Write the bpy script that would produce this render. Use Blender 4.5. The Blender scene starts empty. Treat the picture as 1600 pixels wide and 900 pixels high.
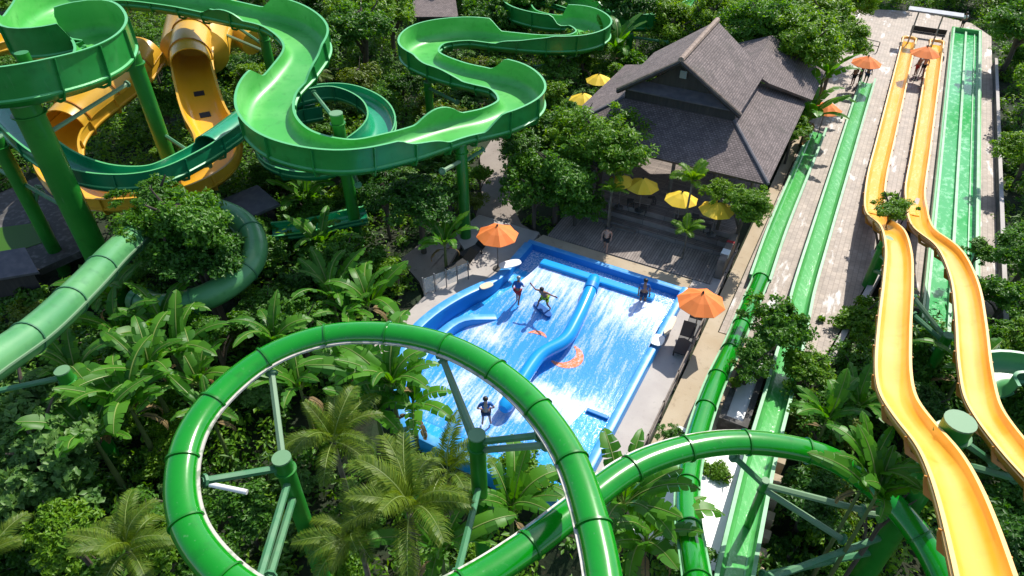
import bpy, math, random
import numpy as np
from mathutils import Vector, Matrix
R = math.radians
rng = np.random.default_rng(7)
random.seed(7)
SC = bpy.context.scene
COL = SC.collection

# ------------------------------------------------------------------ camera, sky, sun, exposure
F, TH, H = 1067.0, R(39.4), 23.0
cam = bpy.data.cameras.new('camera'); cam.lens = 24.0; cam.sensor_width = 36.0
cam.clip_start = 0.1; cam.clip_end = 2000
co = bpy.data.objects.new('camera', cam); COL.objects.link(co)
co.location = (0, 0, H); co.rotation_euler = (R(90) - TH, 0, 0)
SC.camera = co
world = bpy.data.worlds.new('World'); SC.world = world; world.use_nodes = True
nt = world.node_tree; nt.nodes.clear()
sky = nt.nodes.new('ShaderNodeTexSky'); sky.sky_type = 'NISHITA'; sky.sun_disc = False
SUN_DIR = Vector((0.54, 0.74, 1.0)).normalized()
sky.sun_elevation = math.asin(SUN_DIR.z); sky.sun_rotation = math.atan2(SUN_DIR.x, SUN_DIR.y)
bg = nt.nodes.new('ShaderNodeBackground'); bg.inputs['Strength'].default_value = 0.15
wo = nt.nodes.new('ShaderNodeOutputWorld')
nt.links.new(sky.outputs[0], bg.inputs[0]); nt.links.new(bg.outputs[0], wo.inputs[0])
sun = bpy.data.lights.new('sun', 'SUN'); sun.energy = 4.6; sun.angle = R(0.5); sun.color = (1.0, 0.95, 0.87)
so = bpy.data.objects.new('sun', sun); COL.objects.link(so)
so.rotation_euler = SUN_DIR.to_track_quat('Z', 'Y').to_euler(); so.location = (30, 60, 60)
SC.view_settings.view_transform = 'Standard'; SC.view_settings.look = 'None'
SC.view_settings.exposure = 0.45; SC.view_settings.gamma = 1.0
SC.cycles.max_bounces = 6; SC.cycles.diffuse_bounces = 3; SC.cycles.glossy_bounces = 2
SC.cycles.transmission_bounces = 4; SC.cycles.transparent_max_bounces = 8

# ------------------------------------------------------------------ coordinates
def at(x, y, z=0.0):
    a = (x - 800) / F; b = (450 - y) / F
    dz = -math.sin(TH) + math.cos(TH) * b; dy = math.cos(TH) + math.sin(TH) * b
    t = (z - H) / dz
    return Vector((a * t, dy * t, z))
A = R(61.9)
U = Vector((math.cos(A), math.sin(A), 0)); V = Vector((math.sin(A), -math.cos(A), 0))
ROT = A - math.pi / 2
def P(v, u, z=0.0): return V * v + U * u + Vector((0, 0, z))
def uv(p): return (p.dot(V), p.dot(U))
def puv(x, y, z=0.0): return uv(at(x, y, z))

# ------------------------------------------------------------------ materials
MATS = {}
def mat(name, col, rough=0.5, metal=0.0, noise=None, bump=None, spec=None, coat=0.0, trans=None, rnd=None):
    """noise=(scale, col2, lo, hi) mixes a second base colour; bump=(scale, strength)"""
    if name in MATS: return MATS[name]
    m = bpy.data.materials.new(name); m.use_nodes = True
    n = m.node_tree.nodes; l = m.node_tree.links
    b = n['Principled BSDF']
    b.inputs['Base Color'].default_value = (*col, 1); b.inputs['Roughness'].default_value = rough
    b.inputs['Metallic'].default_value = metal
    if spec is not None: b.inputs['Specular IOR Level'].default_value = spec
    if coat: b.inputs['Coat Weight'].default_value = coat; b.inputs['Coat Roughness'].default_value = 0.08
    tc = n.new('ShaderNodeTexCoord')
    if noise:
        list_ = noise if isinstance(noise, list) else [noise]
        src = None
        for (sc, c2, lo, hi) in list_:
            t = n.new('ShaderNodeTexNoise'); t.inputs['Detail'].default_value = 6
            if isinstance(sc, tuple):
                mp = n.new('ShaderNodeMapping'); mp.inputs['Scale'].default_value = sc
                l.new(tc.outputs['Object'], mp.inputs[0]); l.new(mp.outputs[0], t.inputs['Vector']); t.inputs['Scale'].default_value = 1
            else:
                t.inputs['Scale'].default_value = sc; l.new(tc.outputs['Object'], t.inputs['Vector'])
            mr = n.new('ShaderNodeMapRange'); mr.inputs[1].default_value = lo; mr.inputs[2].default_value = hi
            l.new(t.outputs[0], mr.inputs[0])
            mx = n.new('ShaderNodeMix'); mx.data_type = 'RGBA'
            l.new(mr.outputs[0], mx.inputs[0])
            if src is None: mx.inputs[6].default_value = (*col, 1)
            else: l.new(src, mx.inputs[6])
            mx.inputs[7].default_value = (*c2, 1); src = mx.outputs[2]
        l.new(src, b.inputs['Base Color'])
    if bump:
        t = n.new('ShaderNodeTexNoise'); t.inputs['Scale'].default_value = bump[0]; t.inputs['Detail'].default_value = 4
        l.new(tc.outputs['Object'], t.inputs['Vector'])
        bp = n.new('ShaderNodeBump'); bp.inputs['Strength'].default_value = bump[1]; bp.inputs['Distance'].default_value = 0.05
        l.new(t.outputs[0], bp.inputs['Height']); l.new(bp.outputs[0], b.inputs['Normal'])
    MATS[name] = m
    return m

def leaf_mat(name, c1, c2, rough=0.45, trans=0.42):
    """two natural leaf colours, one random draw per leaf and one per plant; thin leaves let light through"""
    m = bpy.data.materials.new(name); m.use_nodes = True
    n = m.node_tree.nodes; l = m.node_tree.links
    b = n['Principled BSDF']; out = n['Material Output']
    g = n.new('ShaderNodeNewGeometry'); oi = n.new('ShaderNodeObjectInfo')
    ad = n.new('ShaderNodeMath'); ad.operation = 'MULTIPLY_ADD'; ad.inputs[1].default_value = 0.7
    l.new(g.outputs['Random Per Island'], ad.inputs[0])
    mu = n.new('ShaderNodeMath'); mu.operation = 'MULTIPLY'; mu.inputs[1].default_value = 0.3
    l.new(oi.outputs['Random'], mu.inputs[0]); l.new(mu.outputs[0], ad.inputs[2])
    mx = n.new('ShaderNodeMix'); mx.data_type = 'RGBA'
    l.new(ad.outputs[0], mx.inputs[0]); mx.inputs[6].default_value = (*c1, 1); mx.inputs[7].default_value = (*c2, 1)
    l.new(mx.outputs[2], b.inputs['Base Color']); b.inputs['Roughness'].default_value = rough; b.inputs['Specular IOR Level'].default_value = 0.35
    tr = n.new('ShaderNodeBsdfTranslucent')
    hs = n.new('ShaderNodeHueSaturation'); hs.inputs['Hue'].default_value = 0.485; hs.inputs['Saturation'].default_value = 1.1; hs.inputs['Value'].default_value = 1.5
    l.new(mx.outputs[2], hs.inputs['Color']); l.new(hs.outputs[0], tr.inputs['Color'])
    ms = n.new('ShaderNodeMixShader'); ms.inputs[0].default_value = trans
    l.new(b.outputs[0], ms.inputs[1]); l.new(tr.outputs[0], ms.inputs[2]); l.new(ms.outputs[0], out.inputs[0])
    MATS[name] = m
    return m

def brick_mat(name, c1, c2, mortar, w, h, rough, coord='Object', msize=0.015, rotz=0.0, stain_or_glint=None, bump=0.5, offset=0.5, bias=0.0):
    m = bpy.data.materials.new(name); m.use_nodes = True
    n = m.node_tree.nodes; l = m.node_tree.links; b = n['Principled BSDF']
    tc = n.new('ShaderNodeTexCoord'); mp = n.new('ShaderNodeMapping'); mp.inputs['Rotation'].default_value = (0, 0, rotz)
    l.new(tc.outputs[coord], mp.inputs[0])
    br = n.new('ShaderNodeTexBrick'); br.inputs['Scale'].default_value = 1; br.offset = offset
    br.inputs['Color1'].default_value = (*c1, 1); br.inputs['Color2'].default_value = (*c2, 1); br.inputs['Mortar'].default_value = (*mortar, 1)
    br.inputs['Brick Width'].default_value = w; br.inputs['Row Height'].default_value = h; br.inputs['Mortar Size'].default_value = msize
    br.inputs['Bias'].default_value = bias
    l.new(mp.outputs[0], br.inputs['Vector'])
    src = br.outputs[0]
    nz = n.new('ShaderNodeTexNoise'); nz.inputs['Scale'].default_value = 1.3; nz.inputs['Detail'].default_value = 8; nz.inputs['Roughness'].default_value = 0.65
    l.new(tc.outputs['Object'], nz.inputs['Vector'])
    mr = n.new('ShaderNodeMapRange'); mr.inputs[1].default_value = 0.3; mr.inputs[2].default_value = 0.7; mr.inputs[3].default_value = 0.72; mr.inputs[4].default_value = 1.22
    l.new(nz.outputs[0], mr.inputs[0])
    vm = n.new('ShaderNodeVectorMath'); vm.operation = 'SCALE'
    l.new(src, vm.inputs[0]); l.new(mr.outputs[0], vm.inputs['Scale']); src = vm.outputs[0]
    if stain_or_glint:
        for (sc, c, lo, hi) in stain_or_glint:
            t = n.new('ShaderNodeTexNoise'); t.inputs['Detail'].default_value = 7; t.inputs['Roughness'].default_value = 0.62; t.inputs['Scale'].default_value = 1
            ms_ = n.new('ShaderNodeMapping'); ms_.inputs['Scale'].default_value = sc; ms_.inputs['Location'].default_value = (3.1, 7.7, 0)
            l.new(tc.outputs['Object'], ms_.inputs[0]); l.new(ms_.outputs[0], t.inputs['Vector'])
            r2 = n.new('ShaderNodeMapRange'); r2.inputs[1].default_value = lo; r2.inputs[2].default_value = hi
            l.new(t.outputs[0], r2.inputs[0])
            mx = n.new('ShaderNodeMix'); mx.data_type = 'RGBA'; l.new(r2.outputs[0], mx.inputs[0])
            l.new(src, mx.inputs[6]); mx.inputs[7].default_value = (*c, 1); src = mx.outputs[2]
    l.new(src, b.inputs['Base Color']); b.inputs['Roughness'].default_value = rough
    bp = n.new('ShaderNodeBump'); bp.inputs['Strength'].default_value = bump; bp.inputs['Distance'].default_value = 0.03; bp.invert = True
    l.new(br.outputs['Fac'], bp.inputs['Height']); l.new(bp.outputs[0], b.inputs['Normal'])
    MATS[name] = m
    return m

def water_mat(name, deep, foam, streak, lo, hi, rough=0.12, bands=None, fine=9.0, lowf=0.1):
    """running water over a painted bed: pale streaks (foam, painted glints on the slide runs) drawn out along local y, plus foam bands [(y, half width, weight)]"""
    m = bpy.data.materials.new(name); m.use_nodes = True
    n = m.node_tree.nodes; l = m.node_tree.links; b = n['Principled BSDF']
    tc = n.new('ShaderNodeTexCoord')
    def nz(scale, detail=6, rough_=0.6):
        mp = n.new('ShaderNodeMapping'); mp.inputs['Scale'].default_value = scale
        l.new(tc.outputs['Object'], mp.inputs[0])
        t = n.new('ShaderNodeTexNoise'); t.inputs['Scale'].default_value = 1; t.inputs['Detail'].default_value = detail; t.inputs['Roughness'].default_value = rough_
        l.new(mp.outputs[0], t.inputs['Vector']); return t.outputs[0]
    def mth(op, a, c):
        q = n.new('ShaderNodeMath'); q.operation = op
        for i, s in enumerate((a, c)):
            if isinstance(s, (int, float)): q.inputs[i].default_value = s
            else: l.new(s, q.inputs[i])
        return q.outputs[0]
    val = mth('ADD', mth('ADD', mth('MULTIPLY', nz((streak[0], streak[1], 1)), 0.45), mth('MULTIPLY', nz((0.55, 0.38, 1), 5), lowf)), mth('MULTIPLY', nz((fine, fine * 0.6, fine), 4, 0.75), 0.55 - lowf))
    if bands:
        sp = n.new('ShaderNodeSeparateXYZ'); l.new(tc.outputs['Object'], sp.inputs[0])
        wob = mth('MULTIPLY', mth('SUBTRACT', nz((0.6, 0.6, 1), 4), 0.5), 2.6)
        for (yc, hw, wt, xc, xw) in bands:
            d = mth('DIVIDE', mth('ABSOLUTE', mth('SUBTRACT', mth('ADD', sp.outputs[1], wob), yc), 0), hw)
            e = mth('DIVIDE', mth('ABSOLUTE', mth('SUBTRACT', mth('ADD', sp.outputs[0], wob), xc), 0), xw)
            q = mth('MAXIMUM', mth('SUBTRACT', 1.0, d), 0.0); q2 = mth('MINIMUM', mth('MULTIPLY', mth('MAXIMUM', mth('SUBTRACT', 1.0, e), 0.0), 3.0), 1.0)
            val = mth('ADD', val, mth('MULTIPLY', mth('MULTIPLY', q, q2), wt))
    mr = n.new('ShaderNodeMapRange'); mr.inputs[1].default_value = lo; mr.inputs[2].default_value = hi
    l.new(val, mr.inputs[0])
    mx = n.new('ShaderNodeMix'); mx.data_type = 'RGBA'; l.new(mr.outputs[0], mx.inputs[0])
    mx.inputs[6].default_value = (*deep, 1); mx.inputs[7].default_value = (*foam, 1)
    l.new(mx.outputs[2], b.inputs['Base Color']); b.inputs['Roughness'].default_value = rough
    bp = n.new('ShaderNodeBump'); bp.inputs['Strength'].default_value = 0.5; bp.inputs['Distance'].default_value = 0.06
    l.new(val, bp.inputs['Height']); l.new(bp.outputs[0], b.inputs['Normal'])
    MATS[name] = m
    return m

def fibre(name, c, c2, rough=0.22, coat=0.4):
    dk = tuple(q * (.9 if c[0] > .7 else .74) for q in c); lt = tuple(q * .75 + .25 * (.45 if i == 1 else .30) * (1 if max(c) > .1 else .4) for i, q in enumerate(c))
    return mat(name, c, rough, noise=[((0.35, 0.35, 0.8), c2, 0.42, 0.72), (2.3, dk, 0.56, 0.80), ((9, 9, 1.2), lt, 0.64, 0.84)], coat=coat, bump=(2.0, 0.05))
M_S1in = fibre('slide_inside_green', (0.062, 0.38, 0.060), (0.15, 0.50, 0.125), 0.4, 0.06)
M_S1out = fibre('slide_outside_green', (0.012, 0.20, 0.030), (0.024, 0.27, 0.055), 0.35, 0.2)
M_rim = mat('slide_rim_green', (0.10, 0.42, 0.15), 0.4)
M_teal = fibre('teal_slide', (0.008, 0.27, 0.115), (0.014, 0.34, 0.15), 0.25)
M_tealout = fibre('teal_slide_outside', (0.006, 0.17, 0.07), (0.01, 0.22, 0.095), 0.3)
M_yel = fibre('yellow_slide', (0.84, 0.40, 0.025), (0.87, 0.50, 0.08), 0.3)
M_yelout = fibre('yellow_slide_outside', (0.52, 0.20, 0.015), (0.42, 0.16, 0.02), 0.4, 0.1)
M_gold = fibre('golden_tube', (0.68, 0.38, 0.03), (0.58, 0.31, 0.02), 0.35, 0.2)
M_orange = fibre('orange_chute', (0.82, 0.42, 0.015), (0.86, 0.48, 0.03), 0.3)
M_peach = mat('yellow_slide_rim', (0.82, 0.50, 0.18), 0.45)
M_tube = fibre('gloss_green_tube', (0.003, 0.215, 0.006), (0.004, 0.255, 0.009), 0.16, 0.45)
M_flange = mat('tube_flange', (0.004, 0.16, 0.006), 0.3)
M_seam = mat('tube_seam', (0.55, 0.50, 0.45), 0.5, noise=(3.0, (0.25, 0.30, 0.2), 0.5, 0.6))
M_pale = fibre('faded_green_tube', (0.065, 0.25, 0.085), (0.12, 0.33, 0.12), 0.35, 0.1)
M_paleflange = mat('faded_flange', (0.04, 0.16, 0.07), 0.5)
M_lane = fibre('lane_green', (0.07, 0.36, 0.08), (0.13, 0.48, 0.13), 0.25)
M_lanerim = mat('lane_rim_green', (0.16, 0.40, 0.20), 0.45, noise=(1.5, (0.10, 0.30, 0.12), 0.45, 0.65))
M_post = fibre('post_green', (0.012, 0.17, 0.014), (0.022, 0.22, 0.02), 0.4, 0.1)
M_postcap = mat('post_cap', (0.13, 0.27, 0.13), 0.6)
M_brace = mat('brace_green', (0.05, 0.19, 0.08), 0.5, noise=(1.2, (0.10, 0.22, 0.11), 0.45, 0.65))
M_brace2 = mat('brace_grey_green', (0.16, 0.27, 0.15), 0.55)
M_blue = mat('pool_blue', (0.012, 0.27, 0.72), 0.35, noise=(1.4, (0.02, 0.28, 0.68), 0.4, 0.7), bump=(3, 0.05))
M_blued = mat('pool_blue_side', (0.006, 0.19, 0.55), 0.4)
M_bluetop = mat('pool_blue_coping', (0.05, 0.30, 0.66), 0.4, noise=(2.2, (0.16, 0.42, 0.72), 0.5, 0.75))
M_divider = mat('divider_blue', (0.008, 0.32, 0.76), 0.25, coat=0.3)
M_conc = mat('concrete', (0.40, 0.36, 0.33), 0.8, noise=[(0.8, (0.46, 0.42, 0.38), 0.4, 0.7), (4.0, (0.33, 0.30, 0.27), 0.6, 0.8)], bump=(20, 0.1))
M_tan = mat('tan_paving', (0.40, 0.31, 0.20), 0.85, noise=[(0.5, (0.46, 0.38, 0.27), 0.4, 0.7), (3.0, (0.28, 0.21, 0.14), 0.58, 0.8)], bump=(15, 0.15))
M_path = mat('garden_paving_shade', (0.24, 0.20, 0.17), 0.85, noise=[(0.6, (0.30, 0.26, 0.22), 0.4, 0.7), (4.0, (0.16, 0.13, 0.10), 0.58, 0.8)], bump=(15, 0.15))  # darker version of the tan paving, tree shade put into the colour
M_lanepave = brick_mat('lane_paving', (0.27, 0.21, 0.16), (0.34, 0.27, 0.21), (0.20, 0.155, 0.115), 0.42, 0.26, 0.6, rotz=R(90),
                       stain_or_glint=[((0.9, 0.22, 1), (0.72, 0.70, 0.67), 0.585, 0.66), ((0.8, 0.15, 1), (0.22, 0.16, 0.11), 0.60, 0.78)], bump=0.25)  # the whitish layer paints wet reflections into the paving colour
M_deck = brick_mat('deck_planks', (0.22, 0.18, 0.155), (0.31, 0.26, 0.225), (0.06, 0.048, 0.042), 3.4, 0.15, 0.75, msize=0.012, rotz=R(90), bump=0.6)
M_step = brick_mat('step_boards', (0.17, 0.135, 0.115), (0.26, 0.21, 0.18), (0.045, 0.038, 0.03), 2.2, 0.17, 0.75, msize=0.012, bump=0.6)
M_roof = brick_mat('roof_shingles', (0.135, 0.105, 0.10), (0.235, 0.185, 0.172), (0.095, 0.075, 0.07), 0.19, 0.145, 0.85, coord='UV', msize=0.022, bump=1.0, stain_or_glint=[((.45, .45, .45), (0.075, 0.07, 0.055), .58, .82), ((2.2, 2.2, 2.2), (0.28, 0.235, 0.215), .66, .8)])
M_ridge = mat('ridge_tiles', (0.30, 0.22, 0.17), 0.8, noise=(4, (0.18, 0.13, 0.10), 0.4, 0.7))
M_darkwood = mat('dark_timber', (0.030, 0.026, 0.024), 0.7, noise=((6, 6, 0.8), (0.05, 0.042, 0.036), 0.4, 0.7))
M_wood = mat('grey_timber', (0.20, 0.16, 0.13), 0.75, noise=(3.0, (0.12, 0.095, 0.08), 0.45, 0.7))
M_black = mat('black_plastic', (0.012, 0.012, 0.013), 0.55)
M_white = mat('white_board', (0.80, 0.79, 0.76), 0.4)
M_cream = mat('cream_board', (0.66, 0.52, 0.36), 0.5)
M_metal = mat('grey_metal', (0.28, 0.29, 0.30), 0.45, 0.4)
M_grey = mat('grey_sheet', (0.22, 0.24, 0.27), 0.6, noise=(2, (0.30, 0.32, 0.34), 0.4, 0.7))
M_stone = mat('dark_stone', (0.07, 0.065, 0.06), 0.85, noise=(3.0, (0.16, 0.15, 0.14), 0.5, 0.7), bump=(8, 0.4))
M_slate = mat('slate_roof', (0.09, 0.09, 0.105), 0.8, noise=(2.5, (0.14, 0.13, 0.14), 0.4, 0.7))
M_soil = mat('soil_and_litter', (0.022, 0.028, 0.012), 0.95, noise=[(0.6, (0.012, 0.03, 0.008), 0.4, 0.65), (5.0, (0.06, 0.045, 0.025), 0.6, 0.75)], bump=(6, 0.6))
M_bark = mat('bark', (0.11, 0.085, 0.06), 0.9, noise=((9, 9, 2), (0.05, 0.04, 0.03), 0.4, 0.65), bump=(18, 0.6))
M_palmbark = mat('palm_stem', (0.17, 0.14, 0.10), 0.85, noise=((2, 2, 9), (0.09, 0.07, 0.05), 0.45, 0.6))
M_banstem = mat('banana_stem', (0.10, 0.14, 0.04), 0.6, noise=((4, 4, 0.8), (0.13, 0.09, 0.04), 0.5, 0.7))
M_um_o = mat('orange_canvas', (0.82, 0.19, 0.03), 0.75, noise=(0.9, (0.86, 0.24, 0.05), 0.4, 0.7))
M_um_y = mat('yellow_canvas', (0.84, 0.55, 0.02), 0.75, noise=(0.9, (0.86, 0.62, 0.06), 0.4, 0.7))
M_skin = mat('skin', (0.26, 0.125, 0.075), 0.5)
M_skinlight = mat('light_skin', (0.46, 0.25, 0.17), 0.5)
M_hair = mat('dark_hair', (0.012, 0.009, 0.007), 0.5)
M_shirtb = mat('blue_cloth', (0.015, 0.10, 0.34), 0.8)
M_shirtw = mat('white_cloth', (0.75, 0.75, 0.74), 0.8)
M_red = mat('red_cloth', (0.40, 0.03, 0.03), 0.8)
M_dark = mat('black_cloth', (0.012, 0.013, 0.016), 0.8)
M_lime = mat('lime_cloth', (0.35, 0.55, 0.03), 0.8, noise=(14, (0.02, 0.06, 0.01), 0.5, 0.55))
M_navy = mat('navy_cloth', (0.012, 0.03, 0.09), 0.8)
M_mark = mat('orange_bed_paint', (0.80, 0.21, 0.07), 0.3, noise=[(7, (0.78, 0.52, 0.46), 0.5, 0.7), (16, (0.70, 0.70, 0.80), 0.58, 0.66)])
gm = bpy.data.materials.new('clear_glass'); gm.use_nodes = True
_b = gm.node_tree.nodes['Principled BSDF']; _b.inputs['Base Color'].default_value = (0.75, 0.8, 0.78, 1); _b.inputs['Roughness'].default_value = 0.08
_b.inputs['Alpha'].default_value = 0.25; M_glass = gm
M_sheet = water_mat('sheet_water', (0.035, 0.29, 0.76), (0.76, 0.79, 0.90), (6.0, 0.7), 0.505, 0.71, 0.18,
                    bands=[(25.3, 2.6, 0.13, -8.5, 6.0), (18.4, 1.5, 0.26, -7.6, 2.6), (17.0, 2.2, 0.09, -11.0, 2.4), (20.8, 1.1, 0.15, -12.6, 1.6)], fine=15.0, lowf=0.24)
M_trough = water_mat('recovery_water', (0.03, 0.25, 0.60), (0.62, 0.70, 0.82), (9, 9), 0.46, 0.60, 0.15, fine=20)
M_shallow = water_mat('shallow_water', (0.02, 0.34, 0.78), (0.35, 0.66, 0.90), (7, 0.9), 0.50, 0.66, 0.1)
M_lanewater = water_mat('lane_water', (0.05, 0.38, 0.10), (0.36, 0.72, 0.42), (3, 1.5), 0.50, 0.66, 0.08, fine=5)
L_mid = leaf_mat('mid_green_leaf', (0.036, 0.135, 0.010), (0.110, 0.270, 0.022))
L_dark = leaf_mat('dark_green_leaf', (0.022, 0.095, 0.010), (0.065, 0.190, 0.020))
L_bright = leaf_mat('bright_green_leaf', (0.070, 0.210, 0.008), (0.190, 0.340, 0.018))
L_pale = leaf_mat('pale_green_leaf', (0.065, 0.180, 0.030), (0.170, 0.310, 0.075))
L_olive = leaf_mat('olive_leaf', (0.080, 0.155, 0.014), (0.180, 0.240, 0.025))
L_ban = leaf_mat('banana_leaf', (0.030, 0.150, 0.010), (0.105, 0.300, 0.020), 0.42, 0.45)
L_palm = leaf_mat('palm_leaf', (0.060, 0.140, 0.008), (0.175, 0.240, 0.018), 0.5, 0.38)
L_dry = leaf_mat('dry_banana_leaf', (0.20, 0.13, 0.05), (0.32, 0.23, 0.10), 0.7, 0.3)

# ------------------------------------------------------------------ object helpers
def tag(o, label=None, cat=None, group=None, kind=None):
    if label: o['label'] = label
    if cat: o['category'] = cat
    if group: o['group'] = group
    if kind: o['kind'] = kind
    return o
def thing(name, label, cat, loc=(0, 0, 0), rz=0.0, group=None):
    o = bpy.data.objects.new(name, None); COL.objects.link(o); o.empty_display_size = 0.3
    o.location = loc; o.rotation_euler = (0, 0, rz)
    return tag(o, label, cat, group)
def copy_tree(o, parent=None):
    c = o.copy(); COL.objects.link(c)
    if parent: c.parent = parent
    for ch in KIDS.get(o.name, []):
        k = copy_tree(ch, c); KIDS.setdefault(c.name, []).append(k)
    return c
KIDS = {}
class MB:
    def __init__(s): s.v = []; s.f = []; s.m = []; s.uvs = {}
    def add(s, vs, fs, mi=0, uvs=None):
        k = len(s.v); s.v += [tuple(p) for p in vs]
        for i, f in enumerate(fs):
            if uvs: s.uvs[len(s.f)] = uvs[i]
            s.f.append(tuple(k + j for j in f)); s.m.append(mi)
        return s
    def box(s, x0, x1, y0, y1, z0, z1, mi=0, fr=None):
        vs = [(x, y, z) for z in (z0, z1) for y in (y0, y1) for x in (x0, x1)]
        if fr: vs = [fr(*p) for p in vs]
        return s.add(vs, [(0, 2, 3, 1), (4, 5, 7, 6), (0, 1, 5, 4), (2, 6, 7, 3), (0, 4, 6, 2), (1, 3, 7, 5)], mi)
    def prism(s, pts, z0, z1, mi=0, mtop=None):
        a = sum(pts[i][0] * pts[(i + 1) % len(pts)][1] - pts[(i + 1) % len(pts)][0] * pts[i][1] for i in range(len(pts)))
        if a < 0: pts = pts[::-1]
        n = len(pts)
        lo = z0 if callable(z0) else (lambda i: z0)
        vs = [(p[0], p[1], z0) for p in pts] + [(p[0], p[1], z1) for p in pts]
        s.add(vs, [tuple(range(n - 1, -1, -1))] + [(i, (i + 1) % n, n + (i + 1) % n, n + i) for i in range(n)], mi)
        k = len(s.v) - n
        s.f.append(tuple(range(k, k + n))); s.m.append(mi if mtop is None else mtop)
        return s
    def slab(s, poly, th, mi=0, uvo=(0, 0)):
        """a roof panel: top polygon (world/local 3-D points), thickness along the normal, UVs in metres along eave and slope"""
        p = [Vector(q) for q in poly]
        nrm = (p[1] - p[0]).cross(p[2] - p[0]).normalized()
        if nrm.z < 0: p = p[::-1]; nrm = -nrm
        e = Vector((0, 0, 1)).cross(nrm)
        e = e.normalized() if e.length > 1e-4 else Vector((1, 0, 0))
        g = nrm.cross(e)
        n = len(p); uvt = [(q.dot(e) + uvo[0], q.dot(g) + uvo[1]) for q in p]
        vs = list(p) + [q - nrm * th for q in p]
        fs = [tuple(range(n)), tuple(range(2 * n - 1, n - 1, -1))] + [(i, n + i, n + (i + 1) % n, (i + 1) % n) for i in range(n)]
        us = [uvt, uvt[::-1]] + [[(0, 0)] * 4] * n
        return s.add(vs, fs, mi, us)
    def tube(s, pts, r, seg=10, mi=0, cap=True):
        pts = [Vector(p) for p in pts]; n = len(pts); rr = r if isinstance(r, (list, tuple)) else [r] * n
        ref = None; k0 = len(s.v)
        for i, p in enumerate(pts):
            t = (pts[min(i + 1, n - 1)] - pts[max(i - 1, 0)]).normalized()
            if ref is None: ref = Vector((0, 0, 1)) if abs(t.z) < 0.9 else Vector((1, 0, 0))
            a = (ref - t * ref.dot(t)).normalized(); b = t.cross(a); ref = a
            for j in range(seg):
                q = 2 * math.pi * j / seg
                s.v.append(tuple(p + (a * math.cos(q) + b * math.sin(q)) * rr[i]))
        for i in range(n - 1):
            for j in range(seg):
                j2 = (j + 1) % seg
                s.f.append((k0 + i * seg + j, k0 + i * seg + j2, k0 + (i + 1) * seg + j2, k0 + (i + 1) * seg + j)); s.m.append(mi)
        if cap:
            s.f.append(tuple(k0 + j for j in range(seg - 1, -1, -1))); s.m.append(mi)
            s.f.append(tuple(k0 + (n - 1) * seg + j for j in range(seg))); s.m.append(mi)
        return s
    def lathe(s, prof, seg=20, mi=0, c=(0, 0, 0)):
        k0 = len(s.v); n = len(prof)
        for (r, z) in prof:
            for j in range(seg):
                q = 2 * math.pi * j / seg; s.v.append((c[0] + r * math.cos(q), c[1] + r * math.sin(q), c[2] + z))
        for i in range(n - 1):
            for j in range(seg):
                j2 = (j + 1) % seg
                s.f.append((k0 + i * seg + j, k0 + i * seg + j2, k0 + (i + 1) * seg + j2, k0 + (i + 1) * seg + j)); s.m.append(mi)
        s.f.append(tuple(k0 + j for j in range(seg - 1, -1, -1))); s.m.append(mi)
        s.f.append(tuple(k0 + (n - 1) * seg + j for j in range(seg))); s.m.append(mi)
        return s
    def build(s, name, mats, parent=None, smooth=False, world=False, bevel=0.0, loc=None, rz=0.0):
        vs = s.v
        if world and parent is not None:
            inv = (Matrix.Translation(parent.location) @ Matrix.Rotation(parent.rotation_euler.z, 4, 'Z')).inverted()
            if parent.parent is not None: inv = (Matrix.Translation(parent.parent.location) @ Matrix.Rotation(parent.parent.rotation_euler.z, 4, 'Z')).inverted()
            vs = [tuple(inv @ Vector(p)) for p in vs]
        me = bpy.data.meshes.new(name); me.from_pydata([tuple(p) for p in vs], [], s.f)
        if not isinstance(mats, (list, tuple)): mats = [mats]
        for m in mats: me.materials.append(m)
        if len(mats) > 1: me.polygons.foreach_set('material_index', s.m)
        if s.uvs:
            ul = me.uv_layers.new(name='UVMap')
            for pi, uvl in s.uvs.items():
                pl = me.polygons[pi]
                for k, li in enumerate(pl.loop_indices): ul.data[li].uv = uvl[k]
        if smooth: me.polygons.foreach_set('use_smooth', [True] * len(me.polygons))
        me.validate(); me.update()
        if smooth:
            try: me.set_sharp_from_angle(angle=R(42))
            except Exception: pass
        o = bpy.data.objects.new(name, me); COL.objects.link(o)
        if loc is not None: o.location = loc
        if rz: o.rotation_euler = (0, 0, rz)
        if parent is not None: o.parent = parent; KIDS.setdefault(parent.name, []).append(o)
        if bevel:
            b = o.modifiers.new('bevel', 'BEVEL'); b.width = bevel; b.segments = 2; b.limit_method = 'ANGLE'
        return o

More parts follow.
